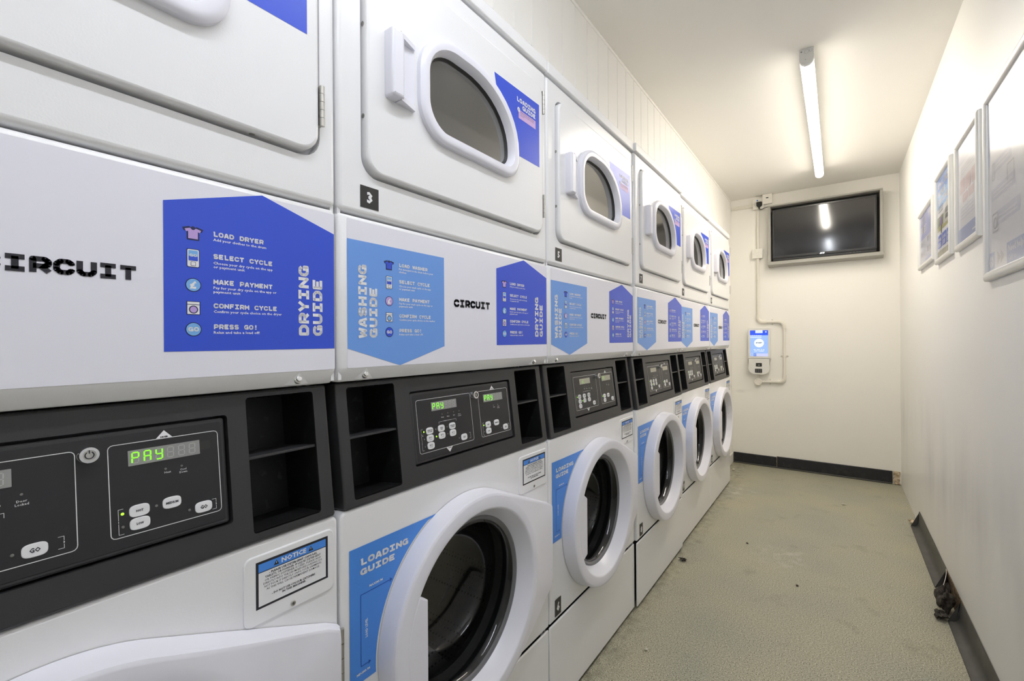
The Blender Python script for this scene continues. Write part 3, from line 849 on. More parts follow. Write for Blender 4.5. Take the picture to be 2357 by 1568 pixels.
    words(dg_, G1, [('slab', s_, 0.5072, z_, 0.0068, wd, 'print_white', 0.0004) for (z_, s_, wd) in
                    ((1.3018, 'LOAD DRYER', 0.0680), (1.2707, 'SELECT CYCLE', 0.0810), (1.2352, 'MAKE PAYMENT', 0.0810), (1.2017, 'CONFIRM CYCLE', 0.0875), (1.1724, 'PRESS GO!', 0.0590))])
    words(dg_, G1, [('txt', s_, 0.5072, z_, 0.0036, wd, 'print_white', 0.0003) for (z_, s_, wd) in
                    ((1.2957, 'Add your clothes to the drum', 0.0720), (1.2632, 'Choose your dry cycle on the app', 0.0815), (1.2578, 'or payment unit', 0.0410),
                     (1.2286, 'Pay for your dry cycle on the app or', 0.0870), (1.2230, 'payment unit', 0.0350),
                     (1.1953, 'Confirm your cycle choice on the dryer', 0.0950), (1.1661, 'Relax and take a load off!', 0.0615))])
    sticker_icons('dry', 0.4740, G1, dg_)
    return t

def number_tag(n_, y0, z0, wd, ht, parent):
    q = MB(); q.flat(rrect(y0, y0 + wd, z0, z0 + ht), FR, 0.0007, 'tag_black')
    o = q.build('number_tag', parent)
    q = MB(); s_ = str(n_)
    txt(q, FR, s_, y0 + wd / 2, z0 + ht * 0.28, ht * 0.46, 'print_white', width=None if len(s_) == 1 else wd * 0.66, w_=0.0011, bold=0.045, align='C')
    q.build('numeral', o)
    return o

# ---------------------------------------------------------------- washer
DC = (0.333, 0.547)                                   # centre of the washer door
def hull(pts):
    pts = sorted(set(pts)); lo, hi = [], []
    cr = lambda o, a, b_: (a[0] - o[0]) * (b_[1] - o[1]) - (a[1] - o[1]) * (b_[0] - o[0])
    for p in pts:
        while len(lo) > 1 and cr(lo[-2], lo[-1], p) <= 0: lo.pop()
        lo.append(p)
    for p in pts[::-1]:
        while len(hi) > 1 and cr(hi[-2], hi[-1], p) <= 0: hi.pop()
        hi.append(p)
    return lo[:-1] + hi[:-1]
HULL = hull([(DC[0] + 0.251 * cos(a * pi / 90), DC[1] + 0.251 * sin(a * pi / 90)) for a in range(180)]
            + [(0.690, 0.668), (0.693, 0.660), (0.693, 0.440), (0.688, 0.425)])
def hull_r(a):
    d = (cos(a), sin(a)); best = 0.251
    for i in range(len(HULL)):
        p, r = HULL[i - 1], HULL[i]
        ex, ey = r[0] - p[0], r[1] - p[1]
        det = d[0] * (-ey) + ex * d[1]
        if abs(det) < 1e-12: continue
        rx, ry = p[0] - DC[0], p[1] - DC[1]
        t = (rx * (-ey) + ex * ry) / det
        s_ = (d[0] * ry - d[1] * rx) / det
        if t > 0 and -1e-6 <= s_ <= 1 + 1e-6: best = max(best, t)
    return best

BTN_W = [(0.228, 0.959, ('SUPERWASH', 'HOT WASH')), (0.2635, 0.959, ('EXTRA', 'WASH')), (0.2987, 0.959, ('EXTRA WASH', '& RINSE')),
         (0.228, 0.9433, ('30\u00b0C',)), (0.2637, 0.9433, ('40\u00b0C',)), (0.2990, 0.9433, ('60\u00b0C',)), (0.2283, 0.9274, ('30\u00b0C',)), (0.3349, 0.9277, ('GO',))]
BTN_D = [(0.4268, 0.9425, ('HOT',)), (0.4610, 0.9425, ('MEDIUM',)), (0.4268, 0.9268, ('LOW',)), (0.4970, 0.9262, ('GO',))]

def display(q, fr, u0, u1, v0, v1, word, on, bg, offseg=True):
    q.flat(rrect(u0, u1, v0, v1, 0.0006, 2), fr, 0.0008, bg)
    n_ = 6; pitch = (u1 - u0 - 0.004) / n_
    for i in range(n_):
        ch = word[i] if i < len(word) else ' '
        base = Frame(fr.at(u0 + 0.0030 + i * pitch, v0 + 0.0032, 0), fr.U * (pitch * 0.66 / 6), fr.V * ((v1 - v0 - 0.0064) / 10) + fr.U * 0.00003, fr.N)
        for sname, pts in SEGS.items():
            lit = sname in LIT[ch]
            if lit or offseg:
                q.stroke(pts, 1.15 if lit else 0.9, base, 0.0014 if lit else 0.0012, on if lit else 'seg_off', joint=False)

def make_washer():
    t = thing('washing_machine', (0, 0, 0), '-', 'washing machine', 'front-loading washers under the dryers')
    XB = -0.64
    q = MB()
    for (ya, yb) in ((0.006, 0.012), (0.688, 0.694)):
        q.box(XB, -0.022, ya, yb, 0.010, 0.850, 'enamel')
        q.box(XB, -0.115, ya, yb, 0.850, 1.078, 'enamel')
    q.box(XB, XB + 0.006, 0.012, 0.688, 0.010, 1.078, 'enamel_in')
    q.build('cabinet', t)
    for (yy, xx) in ((0.06, -0.07), (0.64, -0.07), (0.06, -0.58), (0.64, -0.58)):
        q = MB(); fr = Frame((xx, yy, 0), (1, 0, 0), (0, 1, 0), (0, 0, 1))
        q.prism(circ(0, 0, 0.02, 14), fr, 0.0005, 0.014, 'rubber', back=True); q.build('foot', t)
    q = MB(); q.prism(rrect(0.003, 0.697, 0.014, 0.2835, 0.003, 2), FR, -0.0055, -0.0010, 'enamel', bevel=0.003, back=True); q.build('kick_panel', t)
    q = MB(); q.box(-0.034, -0.026, 0.013, 0.687, 0.012, 0.320, 'dark_gap'); q.build('gap_shade', t)  # near-black sheet painting the shade behind the kick panel gaps
    # front panel with the porthole
    q = MB(); q.prism(rrect(0.0025, 0.6975, 0.2935, 0.8520, (0.004, 0.004, 0.012, 0.012), 4), FR, -0.024, -0.0005, 'enamel', bevel=0.005, seg=4, holes=[circ(*DC, 0.207, 64)])
    q.build('front_panel', t)
    q = MB(); q.lathe([(0.207, -0.006), (0.200, -0.018), (0.192, -0.030), (0.205, -0.052), (0.190, -0.066), (0.198, -0.085)], FR, *DC, 'rubber', 56); q.build('door_gasket', t)
    q = MB(); q.lathe([(0.196, -0.080), (0.235, -0.090), (0.240, -0.110), (0.240, -0.40), (0.225, -0.43), (0.10, -0.445), (0.0, -0.44)], FR, *DC, 'drum_steel', 56)
    for a in (0.6, 2.7, 4.8):
        c0, s0 = cos(a), sin(a)
        p = lambda r, w_, da: FR.at(DC[0] + r * cos(a + da), DC[1] + r * sin(a + da), w_)
        q.add([p(0.238, -0.12, -0.16), p(0.238, -0.12, 0.16), p(0.175, -0.15, 0.0), p(0.238, -0.40, -0.16), p(0.238, -0.40, 0.16), p(0.175, -0.38, 0.0)],
              [(0, 2, 5, 3), (1, 4, 5, 2), (0, 1, 2), (3, 5, 4)], 'drum_steel')
    q.build('drum', t)
    # door: flared ring, inner cone, glass bowl, grip, hinge
    q = MB()
    def ring(j, a):
        R_ = hull_r(a); fl = min(1.0, max(0.0, (R_ - 0.251) / 0.10))
        h = 0.045 - 0.024 * fl
        return [(R_ + 0.003, 0.0006), (R_ + 0.002, 0.010), (R_ - 0.0005, h - 0.0085), (R_ - 0.0010, h - 0.0060), (R_ - 0.0024, h - 0.0022), (R_ - 0.0062, h - 0.0004), (R_ - 0.0085, h),
                (0.2375 if fl > 0 else R_ - 0.0135, 0.0452), (0.2345, 0.0455), (0.2190, 0.0455), (0.2165, 0.0450), (0.2140, 0.0432), (0.2125, 0.0412), (0.1940, 0.0140), (0.1900, 0.0040)][j]
    q.lathe([0] * 15, FR, *DC, 'lilac_plastic', 120, fn=ring)
    door = q.build('door', t)
    q = MB(); q.lathe([(0.1915, 0.0060), (0.1860, 0.0075), (0.1810, 0.0050), (0.1790, 0.0015)], FR, *DC, 'grey_trim', 64); q.build('glass_clamp', door)
    q = MB(); q.lathe([(0.1800, 0.0010), (0.1740, 0.0035), (0.1690, -0.0020), (0.1655, -0.0240), (0.1600, -0.0600), (0.1480, -0.0880), (0.1200, -0.1050), (0.0600, -0.1100), (0.0005, -0.1110)],
                      FR, *DC, 'bowl_glass', 64); q.build('glass_bowl', door)
    q = MB()
    a0, a1 = radians(180 - 30), radians(180 + 27)
    arc = [(DC[0] + 0.2185 * cos(a0 + (a1 - a0) * i / 14), DC[1] + 0.2185 * sin(a0 + (a1 - a0) * i / 14)) for i in range(15)]
    q.prism(arc + [(0.1660, 0.4590), (0.1660, 0.6400)], FR, 0.014, 0.0458, 'lilac_plastic', bevel=0.003, seg=2, back=True)
    q.build('handle', door)
    q = MB()
    for i in range(9):
        z0 = 0.432 + i * 0.0252
        q.tube([(0.010, 0.6975, z0), (0.010, 0.6975, z0 + 0.0240)], 0.0040, 'zinc', 8)
    q.build('hinge', door)
    # sloped console
    cub = [rrect(0.031, 0.1405, 0.8675, 1.0690, 0.005, 3), rrect(0.5585, 0.6665, 0.8675, 1.0690, 0.005, 3)]
    q = MB()
    q.prism(rrect(0.0095, 0.6915, 0.8545, 1.0785, 0.005, 3), FC, -0.060, 0.0, 'console', bevel=0.004, seg=3,
            holes=cub + [rrect(0.1785, 0.5320, 0.8925, 1.0475, 0.005, 3)])
    q.prism(rrect(0.170, 0.540, 0.885, 1.055), FC, -0.062, -0.030, 'console')
    con = q.build('console', t)
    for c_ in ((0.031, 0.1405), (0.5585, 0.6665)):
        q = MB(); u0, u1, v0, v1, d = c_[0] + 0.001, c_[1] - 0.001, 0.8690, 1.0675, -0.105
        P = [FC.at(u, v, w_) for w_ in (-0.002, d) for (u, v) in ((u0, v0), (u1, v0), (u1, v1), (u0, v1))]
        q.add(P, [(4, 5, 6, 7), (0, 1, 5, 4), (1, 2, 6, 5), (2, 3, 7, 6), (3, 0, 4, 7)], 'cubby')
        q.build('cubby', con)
        q = MB(); q.prism(rrect(u0, u1, 0.9755, 0.9800), FC, d, -0.003, 'console', bevel=0.001, seg=2); q.build('shelf', con)
    q = MB(); q.prism(rrect(0.1815, 0.5290, 0.8955, 1.0445, 0.004, 3), FC, -0.012, -0.0035, 'console', bevel=0.003, seg=2); q.build('panel_rim', con)
    q = MB(); q.prism(rrect(0.1880, 0.5235, 0.9010, 1.0385, 0.003, 3), FC, -0.012, -0.0030, 'panel_black', bevel=0.0005, seg=1); q.build('control_panel', con)
    F1 = FC.move(0, 0, -0.0030)
    q = MB()
    for (u0, u1) in ((0.1955, 0.3690), (0.3985, 0.5190)):
        q.stroke(rrect(u0, u1, 0.9150, 1.0270, 0.005, 3), 0.0009, F1, 0.0004, 'line_white', closed=True)
    q.flat([(0.2734, 0.9150), (0.2944, 0.9150), (0.2838, 0.9035)], F1, 0.0004, 'print_white')
    txt(q, F1, 'WASHER', 0.2838, 0.9118, 0.0017, 'ink', 0.0108, 0.0007, 0.05, 'C')
    q.flat([(0.4465, 1.0270), (0.4655, 1.0270), (0.4560, 1.0375)], F1, 0.0004, 'print_white')
    txt(q, F1, 'DRYER', 0.4560, 1.0282, 0.0017, 'ink', 0.0086, 0.0007, 0.05, 'C')
    for (u, s1, s2) in ((0.2705, 'Wash', None), (0.2890, 'Rinse', None), (0.3078, 'Spin', None), (0.3262, 'Door', 'Locked'), (0.4580, 'Heat', None), (0.4755, 'Cool', 'Down')):
        txt(q, F1, s1, u, 0.9812, 0.0026, 'line_white', None, 0.0004, 0.01, 'C')
        if s2: txt(q, F1, s2, u, 0.9776, 0.0026, 'line_white', None, 0.0004, 0.01, 'C')
    q.stroke([(0.2575, 0.9685), (0.2575, 0.9735), (0.2700, 0.9735)], 0.0005, F1, 0.0004, 'line_white')
    q.stroke([(0.3005, 0.9735), (0.3130, 0.9735), (0.3130, 0.9685)], 0.0005, F1, 0.0004, 'line_white')
    txt(q, F1, 'UPGRADE YOUR WASH', 0.2852, 0.9728, 0.0016, 'line_white', 0.027, 0.0004, 0.03, 'C')
    for (ux, v0, v1, dr, dg1) in ((0.2035, 0.9530, 0.9650, 1, '1'), (0.2035, 0.9205, 0.9505, 1, '2'), (0.3580, 0.9215, 0.9345, -1, '3'), (0.4060, 0.9185, 0.9485, 1, '1'), (0.5125, 0.9195, 0.9330, -1, '2')):
        mid = (v0 + v1) / 2
        q.stroke([(ux + 0.005 * dr, v1), (ux, v1), (ux, mid + 0.0020)], 0.0005, F1, 0.0004, 'line_white')
        q.stroke([(ux, mid - 0.0020), (ux, v0), (ux + 0.005 * dr, v0)], 0.0005, F1, 0.0004, 'line_white')
        txt(q, F1, dg1, ux, mid - 0.0009, 0.0020, 'line_white', None, 0.0004, 0.05, 'C')
    q.build('panel_print', con)
    dk = MB(); dk.flat(rrect(0.4965, 0.5090, 1.0035, 1.0150), F1, 0.0005, 'tag_black'); dk.build('sensor_window', con)
    bm = {}
    def button(u, v, words):
        q = MB(); fr = F1.move(u, v)
        o = []
        for i in range(28):
            a = 2 * pi * i / 28; ca, sa = cos(a), sin(a)
            o.append((math.copysign(abs(ca) ** 0.62, ca) * 0.0104, math.copysign(abs(sa) ** 0.62, sa) * 0.0074))
        q.prism(o, fr, 0.0, 0.0012, 'button_white', bevel=0.0008, seg=2)
        if words[0] == 'GO':
            txt(q, fr, 'GO', 0, -0.0022, 0.0046, 'ink', 0.0088, 0.0015, 0.03, 'C')
        elif len(words) == 2:
            txt(q, fr, words[0], 0, 0.0006, 0.0019, 'ink', min(0.0150, 0.0018 * len(words[0])), 0.0015, 0.04, 'C')
            txt(q, fr, words[1], 0, -0.0026, 0.0019, 'ink', min(0.0130, 0.0018 * len(words[1])), 0.0015, 0.04, 'C')
        elif '\u00b0' in words[0]:
            txt(q, fr, words[0], 0, -0.0004, 0.0034, 'ink', 0.0094, 0.0015, 0.02, 'C')
            txt(q, fr, 'LOW SUDS', 0, -0.0036, 0.0014, 'ink', 0.0090, 0.0015, 0.02, 'C')
        else:
            txt(q, fr, words[0], 0, -0.0013, 0.0027, 'ink', 0.0021 * len(words[0]) + 0.001, 0.0015, 0.04, 'C')
        q.build('button', con)
    for bt in BTN_W + BTN_D: button(*bt)
    leds = [(b_[0] - 0.0168, b_[1] + 0.0002) for b_ in BTN_W + BTN_D]
    lit = {0, 4, 8}
    for i, (u, v) in enumerate(leds):
        q = MB(); q.prism(circ(u, v, 0.0017, 12), F1, 0.0, 0.0009, 'led_on' if i in lit else 'led_off', bevel=0.0004, seg=1)
        q.build('indicator_lamp', con)
    for u in (0.2701, 0.2887, 0.3077, 0.3261, 0.4560, 0.4740):
        q = MB(); q.prism(circ(u, 0.9895 if u < 0.4 else 0.9870, 0.0014, 12), F1, 0.0, 0.0006, 'led_off', bevel=0.0003, seg=1); q.build('indicator_lamp', con)
    q = MB(); fr = F1.move(0.3800, 1.0205)
    q.lathe([(0.0098, 0.0), (0.0098, 0.0100), (0.0090, 0.0118), (0.0060, 0.0120)], fr, 0, 0, 'chrome', 28)
    q.flat(circ(0, 0, 0.0062, 24), fr, 0.0112, 'zinc')
    q.lathe([(0.0045, 0.0115), (0.0045, 0.0118), (0.0034, 0.0118), (0.0034, 0.0115)], fr, 0, 0, 'ink', 20, a0=radians(120), a1=radians(420))
    q.stroke([(0, 0.0020), (0, 0.0058)], 0.0010, fr, 0.0119, 'ink'); q.build('key_lock', con)
    # notice plate
    q = MB(); q.prism(rrect(0.5435, 0.6885, 0.7300, 0.8335, 0.011, 4), FR, -0.001, 0.0022, 'enamel', bevel=0.0018, seg=2)
    npl = q.build('notice_plate', t)
    q = MB(); G2 = FR.move(0, 0, 0.0022)
    q.flat(rrect(0.5603, 0.6768, 0.7533, 0.8240), G2, 0.0003, 'ink'); q.flat(rrect(0.5640, 0.6728, 0.7568, 0.8068), G2, 0.0005, 'print_white')
    q.flat(rrect(0.5640, 0.6728, 0.8080, 0.8203), G2, 0.0005, 'load_blue')
    txt(q, G2, 'NOTICE', 0.6184, 0.8110, 0.0068, 'print_white', 0.0400, 0.0008, 0.03, 'C')
    for u in (0.5905, 0.6463):
        q.flat([(u - 0.0042, 0.8105), (u + 0.0042, 0.8105), (u, 0.8180)], G2, 0.0008, 'ink'); q.stroke([(u, 0.8128), (u, 0.8158)], 0.0008, G2, 0.0010, 'print_white')
    for (z_, s_, wd, bo) in ((0.8015, '- PLEASE USE DETERGENT CAPSULES,', 0.078, 0.035), (0.7968, 'TABLETS, OR POWDER. IF LIQUID DETERGENT', 0.090, 0.02), (0.7921, 'OR FABRIC SOFTENER IS USED, PLEASE ADD', 0.091, 0.005),
                             (0.7874, 'DIRECTLY INTO THE DRUM BEFORE LOADING. DO', 0.095, 0.005), (0.7827, 'NOT POUR IT DIRECTLY ONTO YOUR GARMENTS', 0.092, 0.005), (0.7780, 'AS THIS WILL CAUSE PERMANENT DAMAGE.', 0.086, 0.005),
                             (0.7680, '- DO NOT USE COLOUR CATCHERS', 0.070, 0.035), (0.7636, 'IN THIS MACHINE.', 0.038, 0.035)):
        txt(q, G2, s_, 0.6184, z_, 0.0030, 'ink', wd, 0.0007, bo, 'C')
    q.build('notice_label', npl)
    q = MB(); fr = FR.move(0.6163, 0.7385, 0.0022); q.prism(circ(0, 0, 0.0042, 16), fr, 0, 0.0020, 'zinc', bevel=0.0008)
    q.stroke([(-0.0024, 0), (0.0024, 0)], 0.0008, fr, 0.0023, 'ink'); q.stroke([(0, -0.0024), (0, 0.0024)], 0.0008, fr, 0.0023, 'ink'); q.build('screw', npl)
    # loading guide beside the door
    q = MB(); arc = [(DC[0] + 0.2585 * cos(a), DC[1] + 0.2585 * sin(a)) for a in [radians(115.6 + (183 - 115.6) * i / 24) for i in range(25)]]
    q.flat([(0.0195, 0.5330), (0.0195, 0.7800)] + [(0.2700, 0.7800)] + [p for p in arc if p[1] < 0.779] , FR, 0.0004, 'load_blue')
    lg = q.build('loading_guide', t)
    G3 = FR.move(0, 0, 0.0004)
    fv = Frame(G3.at(0, 0, 0), (0, 0, 1), (0, -1, 0), (1, 0, 0))
    words(lg, G3, [('slab', 'LOADING', 0.0420, 0.7448, 0.0122, 0.1125, 'print_white', 0.0004), ('slab', 'GUIDE', 0.0420, 0.7268, 0.0115, 0.0790, 'print_white', 0.0004),
                   ('txt', 'MAXIMUM', 0.0610, 0.6985, 0.0042, 0.030, 'print_white', 0.0004), ('txt', 'MINIMUM', 0.0330, 0.5478, 0.0042, 0.028, 'print_white', 0.0004)])
    words(lg, fv, [('txt', 'LOAD LEVEL', 0.6095, -0.0565, 0.0048, 0.0345, 'print_white', 0.0004)])
    q = MB()
    q.stroke([(0.0620, 0.5618), (0.0423, 0.5618), (0.0423, 0.6915), (0.1120, 0.6915)], 0.0013, G3, 0.0004, 'arrow_blue')
    q.stroke([(0.1075, 0.6950), (0.1125, 0.6915), (0.1075, 0.6880)], 0.0013, G3, 0.0004, 'arrow_blue')
    q.stroke([(0.0580, 0.5648), (0.0625, 0.5618), (0.0580, 0.5588)], 0.0013, G3, 0.0004, 'arrow_blue')
    q.build('level_arrow', lg)
    return t

def displays(con, word_w, word_d, on, bg, offseg):
    F1 = FC.move(0, 0, -0.0030)
    q = MB(); display(q, F1, 0.2385, 0.3190, 0.9995, 1.0187, word_w, on, bg, offseg); q.build('display', con)
    q = MB(); display(q, F1, 0.4175, 0.4960, 0.9985, 1.0177, word_d, on, bg, offseg); q.build('display', con)

dry0, wsh0 = make_dryer(), make_washer()
DRY = ['nearest white tumble dryer, at the left edge of the photo, top cut off', 'second dryer from the left, large black 3 tag below its door',
       'third dryer from the left, lamp glare washing out its beige window', 'fourth dryer from the left, dark grey drum showing in its window',
       'fifth white tumble dryer from the left, second from the back wall', 'farthest white tumble dryer, smallest in view, next to the back wall']
WSH = ['nearest washing machine, bottom left corner, only its door top showing', 'large washing machine below dryer 3, cut off by the bottom edge',
       'third washing machine from the left, its glass door fully in view', 'fourth washing machine from the left, in the middle of the row',
       'fifth washing machine from the left, second from the back wall', 'farthest washing machine, next to the back wall']
SHIFT = [0, 0, 0, 0.010, 0, 0]      # the fourth stack stands a little proud of the row
for k in range(NM):
    d = dry0 if k == 0 else copy_tree(dry0)
    s_ = wsh0 if k == 0 else copy_tree(wsh0)
    stacks = globals().setdefault('STACKS', []); stacks.append((d, s_))
for k, (d, s_) in enumerate(STACKS):
    yk = (k - 1) * W
    d.location = (SHIFT[k], yk, 0); s_.location = (SHIFT[k], yk, 0)
    d['label'] = DRY[k]; s_['label'] = WSH[k]
    con = [c for c in s_.children if c.name.startswith('console')][0]
    if k < 2: displays(con, 'PAY', 'PAY', 'seg_on', 'disp', True)
    elif k == 2: displays(con, ' dL', 'PA', 'seg_dim', 'disp_pale', False)
    else: displays(con, '', '', 'seg_on', 'disp_pale', False)
    if k >= 1: number_tag(2 * k + 1, 0.047, 1.4010, 0.0405, 0.0405, d)
    if k >= 2: number_tag(2 * k + 2, 0.0320, 0.3035, 0.0365, 0.0520, s_)

# ---------------------------------------------------------------- ceiling battens
def batten(x, y0, y1, mk, label):
    t = thing('batten_light', (x, y0, ZC), label, 'light', 'ceiling tube lights')
    L = y1 - y0; R_ = 0.0275; zt = -0.046
    U = [(-R_, -0.0005), (-R_, zt)] + [(-R_ * cos(a), zt - R_ * sin(a)) for a in [pi * i / 12 for i in range(1, 12)]] + [(R_, zt), (R_, -0.0005)]
    fr = Frame((0, 0, 0), (1, 0, 0), (0, 0, 1), (0, -1, 0))
    q = MB(); q.prism(rrect(-R_ * 0.985, R_ * 0.985, zt + 0.0005, -0.0005), fr, -L + 0.02, -0.02, 'lamp_cap', back=True); q.build('spine', t)
    q = MB(); arc = [(p[0] * 0.985, p[1]) for p in U if p[1] <= -0.018]; arc = [p for p in arc if p[1] <= zt + 1e-6]
    q.prism(arc, fr, -L + 0.016, -0.016, mk); q.build('diffuser', t)
    for w0 in (-0.018, -L):
        q = MB(); q.prism(U, fr, w0, w0 + 0.018, 'lamp_cap', bevel=0.002, seg=2, back=True)
        e_ = q.build('end_cap', t)
        if w0 == -0.018:
            fe = fr.move(0, 0, 0.0)
            q = MB(); q.stroke(circ(0.0005, -0.016, 0.0085, 20), 0.0007, fe, 0.0005, 'lead_grey', closed=True); q.build('knockout', e_)
            q = MB(); q.stroke([(0.011, -0.010), (0.011, -0.018), (0.014, -0.020), (0.019, -0.020), (0.021, -0.018), (0.021, -0.010)], 0.0009, fe, 0.0005, 'lead_grey'); q.build('cable_entry', e_)
            q = MB(); q.flat(rrect(-0.0225, -0.0165, -0.0135, -0.0100, 0.0015, 2), fe, 0.0006, 'slot'); q.build('rating_mark', e_)
            q = MB(); q.prism(circ(-0.004, -0.050, 0.0016, 10), fe, 0, 0.0010, 'lead_grey'); q.build('screw', e_)
    return t
batten(0.600, 1.942, 3.70, 'lamp_far', 'long lit tube light on the ceiling above the aisle')
batten(0.600, -1.05, 0.72, 'lamp_near', 'second tube light overhead, mirrored low in the television screen')

# ---------------------------------------------------------------- television in its steel housing
t = thing('tv_housing', (0.6035, YB, 1.80), 'grey steel housing box around the wall television', 'housing')
O = Frame((-0.6035, 0, -1.80), (1, 0, 0), (0, 0, 1), (0, -1, 0))
X0, X1, Z0, Z1, DP = 0.2110, 0.9975, 1.8100, 2.3270, 0.100
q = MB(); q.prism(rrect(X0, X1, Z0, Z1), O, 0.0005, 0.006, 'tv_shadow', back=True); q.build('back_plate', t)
for (nm, o, b_) in (('top_side', rrect(X0, X1, Z1 - 0.012, Z1), 0), ('left_side', rrect(X0, X0 + 0.020, Z0, Z1 - 0.0125), 0), ('right_side', rrect(X1 - 0.018, X1, Z0, Z1 - 0.0125), 0)):
    q = MB(); q.prism(o, O, 0.0005, DP, 'lead_grey', bevel=0.002, seg=2); q.build(nm, t)
q = MB()
sec = [(0.0005, 1.792), (0.050, 1.792), (DP + 0.004, 1.8045), (DP + 0.004, 1.8290), (DP - 0.004, 1.8330), (0.0005, 1.8330)]
for (x_a, x_b) in ((X0 + 0.0205, X1 - 0.0185),):
    pass
n_ = len(sec)
vs = [O.at(X0 - 0.002, z_, w_) for (w_, z_) in sec] + [O.at(X1 + 0.004, z_, w_) for (w_, z_) in sec]
q.add(vs, [(i, (i + 1) % n_, n_ + (i + 1) % n_, n_ + i)[::-1] for i in range(n_)] + [tuple(range(n_)), tuple(range(n_, 2 * n_))[::-1]], 'lead_grey'); q.build('bottom_ledge', t)

t = thing('television', (0.6035, YB, 1.84), 'black flat-screen television reflecting the tube lights', 'television')
t.rotation_euler.x = 0.031
O = Frame((-0.6035, 0, -1.84), (1, 0, 0), (0, 0, 1), (0, -1, 0))
q = MB(); q.prism(rrect(0.241, 0.962, 1.842, 2.292, 0.004, 2), O, 0.008, 0.052, 'tv_black', bevel=0.004, seg=2, back=True); q.build('casing', t)
q = MB(); q.prism(rrect(0.241, 0.962, 1.863, 2.292, 0.004, 2), O, 0.0515, 0.0600, 'tv_black', bevel=0.002, seg=2, holes=[rrect(0.2535, 0.9485, 1.8815, 2.2795)]); q.build('bezel', t)
q = MB(); q.flat(rrect(0.2530, 0.9490, 1.8810, 2.2800), O, 0.0560, 'tv_screen'); q.build('screen', t)
q = MB(); q.stroke(rrect(0.2535, 0.9485, 1.8815, 2.2795), 0.0012, O, 0.0606, 'grey_trim', closed=True); q.build('screen_edge', t)
q = MB(); q.flat([(0.585, 1.8665), (0.618, 1.8665), (0.622, 1.8795), (0.592, 1.8795)], O, 0.0608, 'chrome'); q.flat([(0.599, 1.8715), (0.611, 1.8715), (0.612, 1.8755), (0.601, 1.8755)], O, 0.0612, 'tv_black'); q.build('bezel_mark', t)  # bright chrome mark with a dark middle on the lower bezel
q = MB()
for i, (u, l_) in enumerate(((0.768, 0.003), (0.777, 0.003), (0.789, 0.010), (0.812, 0.010), (0.832, 0.012), (0.850, 0.012))):
    q.flat(rrect(u, u + l_, 1.8545, 1.8572), O, 0.0526, 'grey_trim')
q.build('button_marks', t)

# ---------------------------------------------------------------- electrical gear on the back wall
t = thing('socket_outlet', (0.128, YB, 2.33), 'white socket outlet with the black plug, high by the ceiling corner', 'socket')
O = Frame((-0.128, 0, -2.33), (1, 0, 0), (0, 0, 1), (0, -1, 0))
q = MB(); q.prism(rrect(0.088, 0.170, 2.330, 2.4225, 0.003, 2), O, 0.0005, 0.030, 'switch_white', bevel=0.003, seg=2, back=True); q.build('back_box', t)
q = MB(); q.prism(rrect(0.086, 0.172, 2.328, 2.4245, 0.003, 2), O, 0.030, 0.037, 'switch_white', bevel=0.002, seg=2); q.build('face_plate', t)
q = MB(); q.prism(rrect(0.118, 0.128, 2.4010, 2.4110, 0.001, 2), O, 0.037, 0.0395, 'blue_mark'); q.build('switch_mark', t)
q = MB(); q.prism(rrect(0.144, 0.154, 2.3960, 2.4080, 0.001, 2), O, 0.037, 0.0400, 'switch_white'); q.build('rocker', t)
for u in (0.0925, 0.1640):
    q = MB(); q.prism(circ(u, 2.376, 0.0024, 10), O, 0.037, 0.0380, 'zinc'); q.build('screw', t)
t = thing('plug', (0.140, YB - 0.0375, 2.33), 'black mains plug in the upper wall socket', 'plug')
O2 = Frame((-0.140, 0, -2.33), (1, 0, 0), (0, 0, 1), (0, -1, 0))
q = MB(); q.prism(rrect(0.117, 0.161, 2.345, 2.3880, (0.016, 0.016, 0.008, 0.008), 4), O2, 0.0005, 0.030, 'plug', bevel=0.007, seg=3, back=True); q.build('body', t)
q = MB(); q.tube([O2.at(0.139, 2.350, 0.014), O2.at(0.139, 2.338, 0.014), O2.at(0.140, 2.328, 0.014)], 0.0065, 'plug', 10); q.build('strain_relief', t)
q = MB(); P = [(0.140, 2.332, 0.050), (0.143, 2.322, 0.048), (0.150, 2.319, 0.044), (0.170, 2.327, 0.036), (0.190, 2.336, 0.026), (0.2075, 2.3425, 0.012)]
q.tube([FB.at(*p) for p in P], 0.0028, 'plug', 8); tag(q.build('power_cable'), 'short black mains lead running to the television housing', 'cable')

t = thing('aerial_outlet', (0.200, YB, 2.36), 'white data outlet plate on the wall beside the television corner', 'socket')
O = Frame((-0.200, 0, -2.36), (1, 0, 0), (0, 0, 1), (0, -1, 0))
q = MB(); q.prism(rrect(0.166, 0.238, 2.3640, 2.4475, 0.002, 2), O, 0.0005, 0.044, 'switch_white', bevel=0.002, seg=2, back=True); q.build('back_box', t)
q = MB(); q.prism(rrect(0.164, 0.240, 2.3620, 2.4485, 0.002, 2), O, 0.044, 0.050, 'switch_white', bevel=0.0015, seg=2); q.build('face_plate', t)
q = MB(); q.flat(rrect(0.193, 0.212, 2.4100, 2.4190, 0.001, 2), O, 0.0504, 'slot'); q.build('jack', t)
for u in (0.1755, 0.2275):
    q = MB(); q.prism(circ(u, 2.405, 0.0022, 10), O, 0.050, 0.0510, 'zinc'); q.build('screw', t)

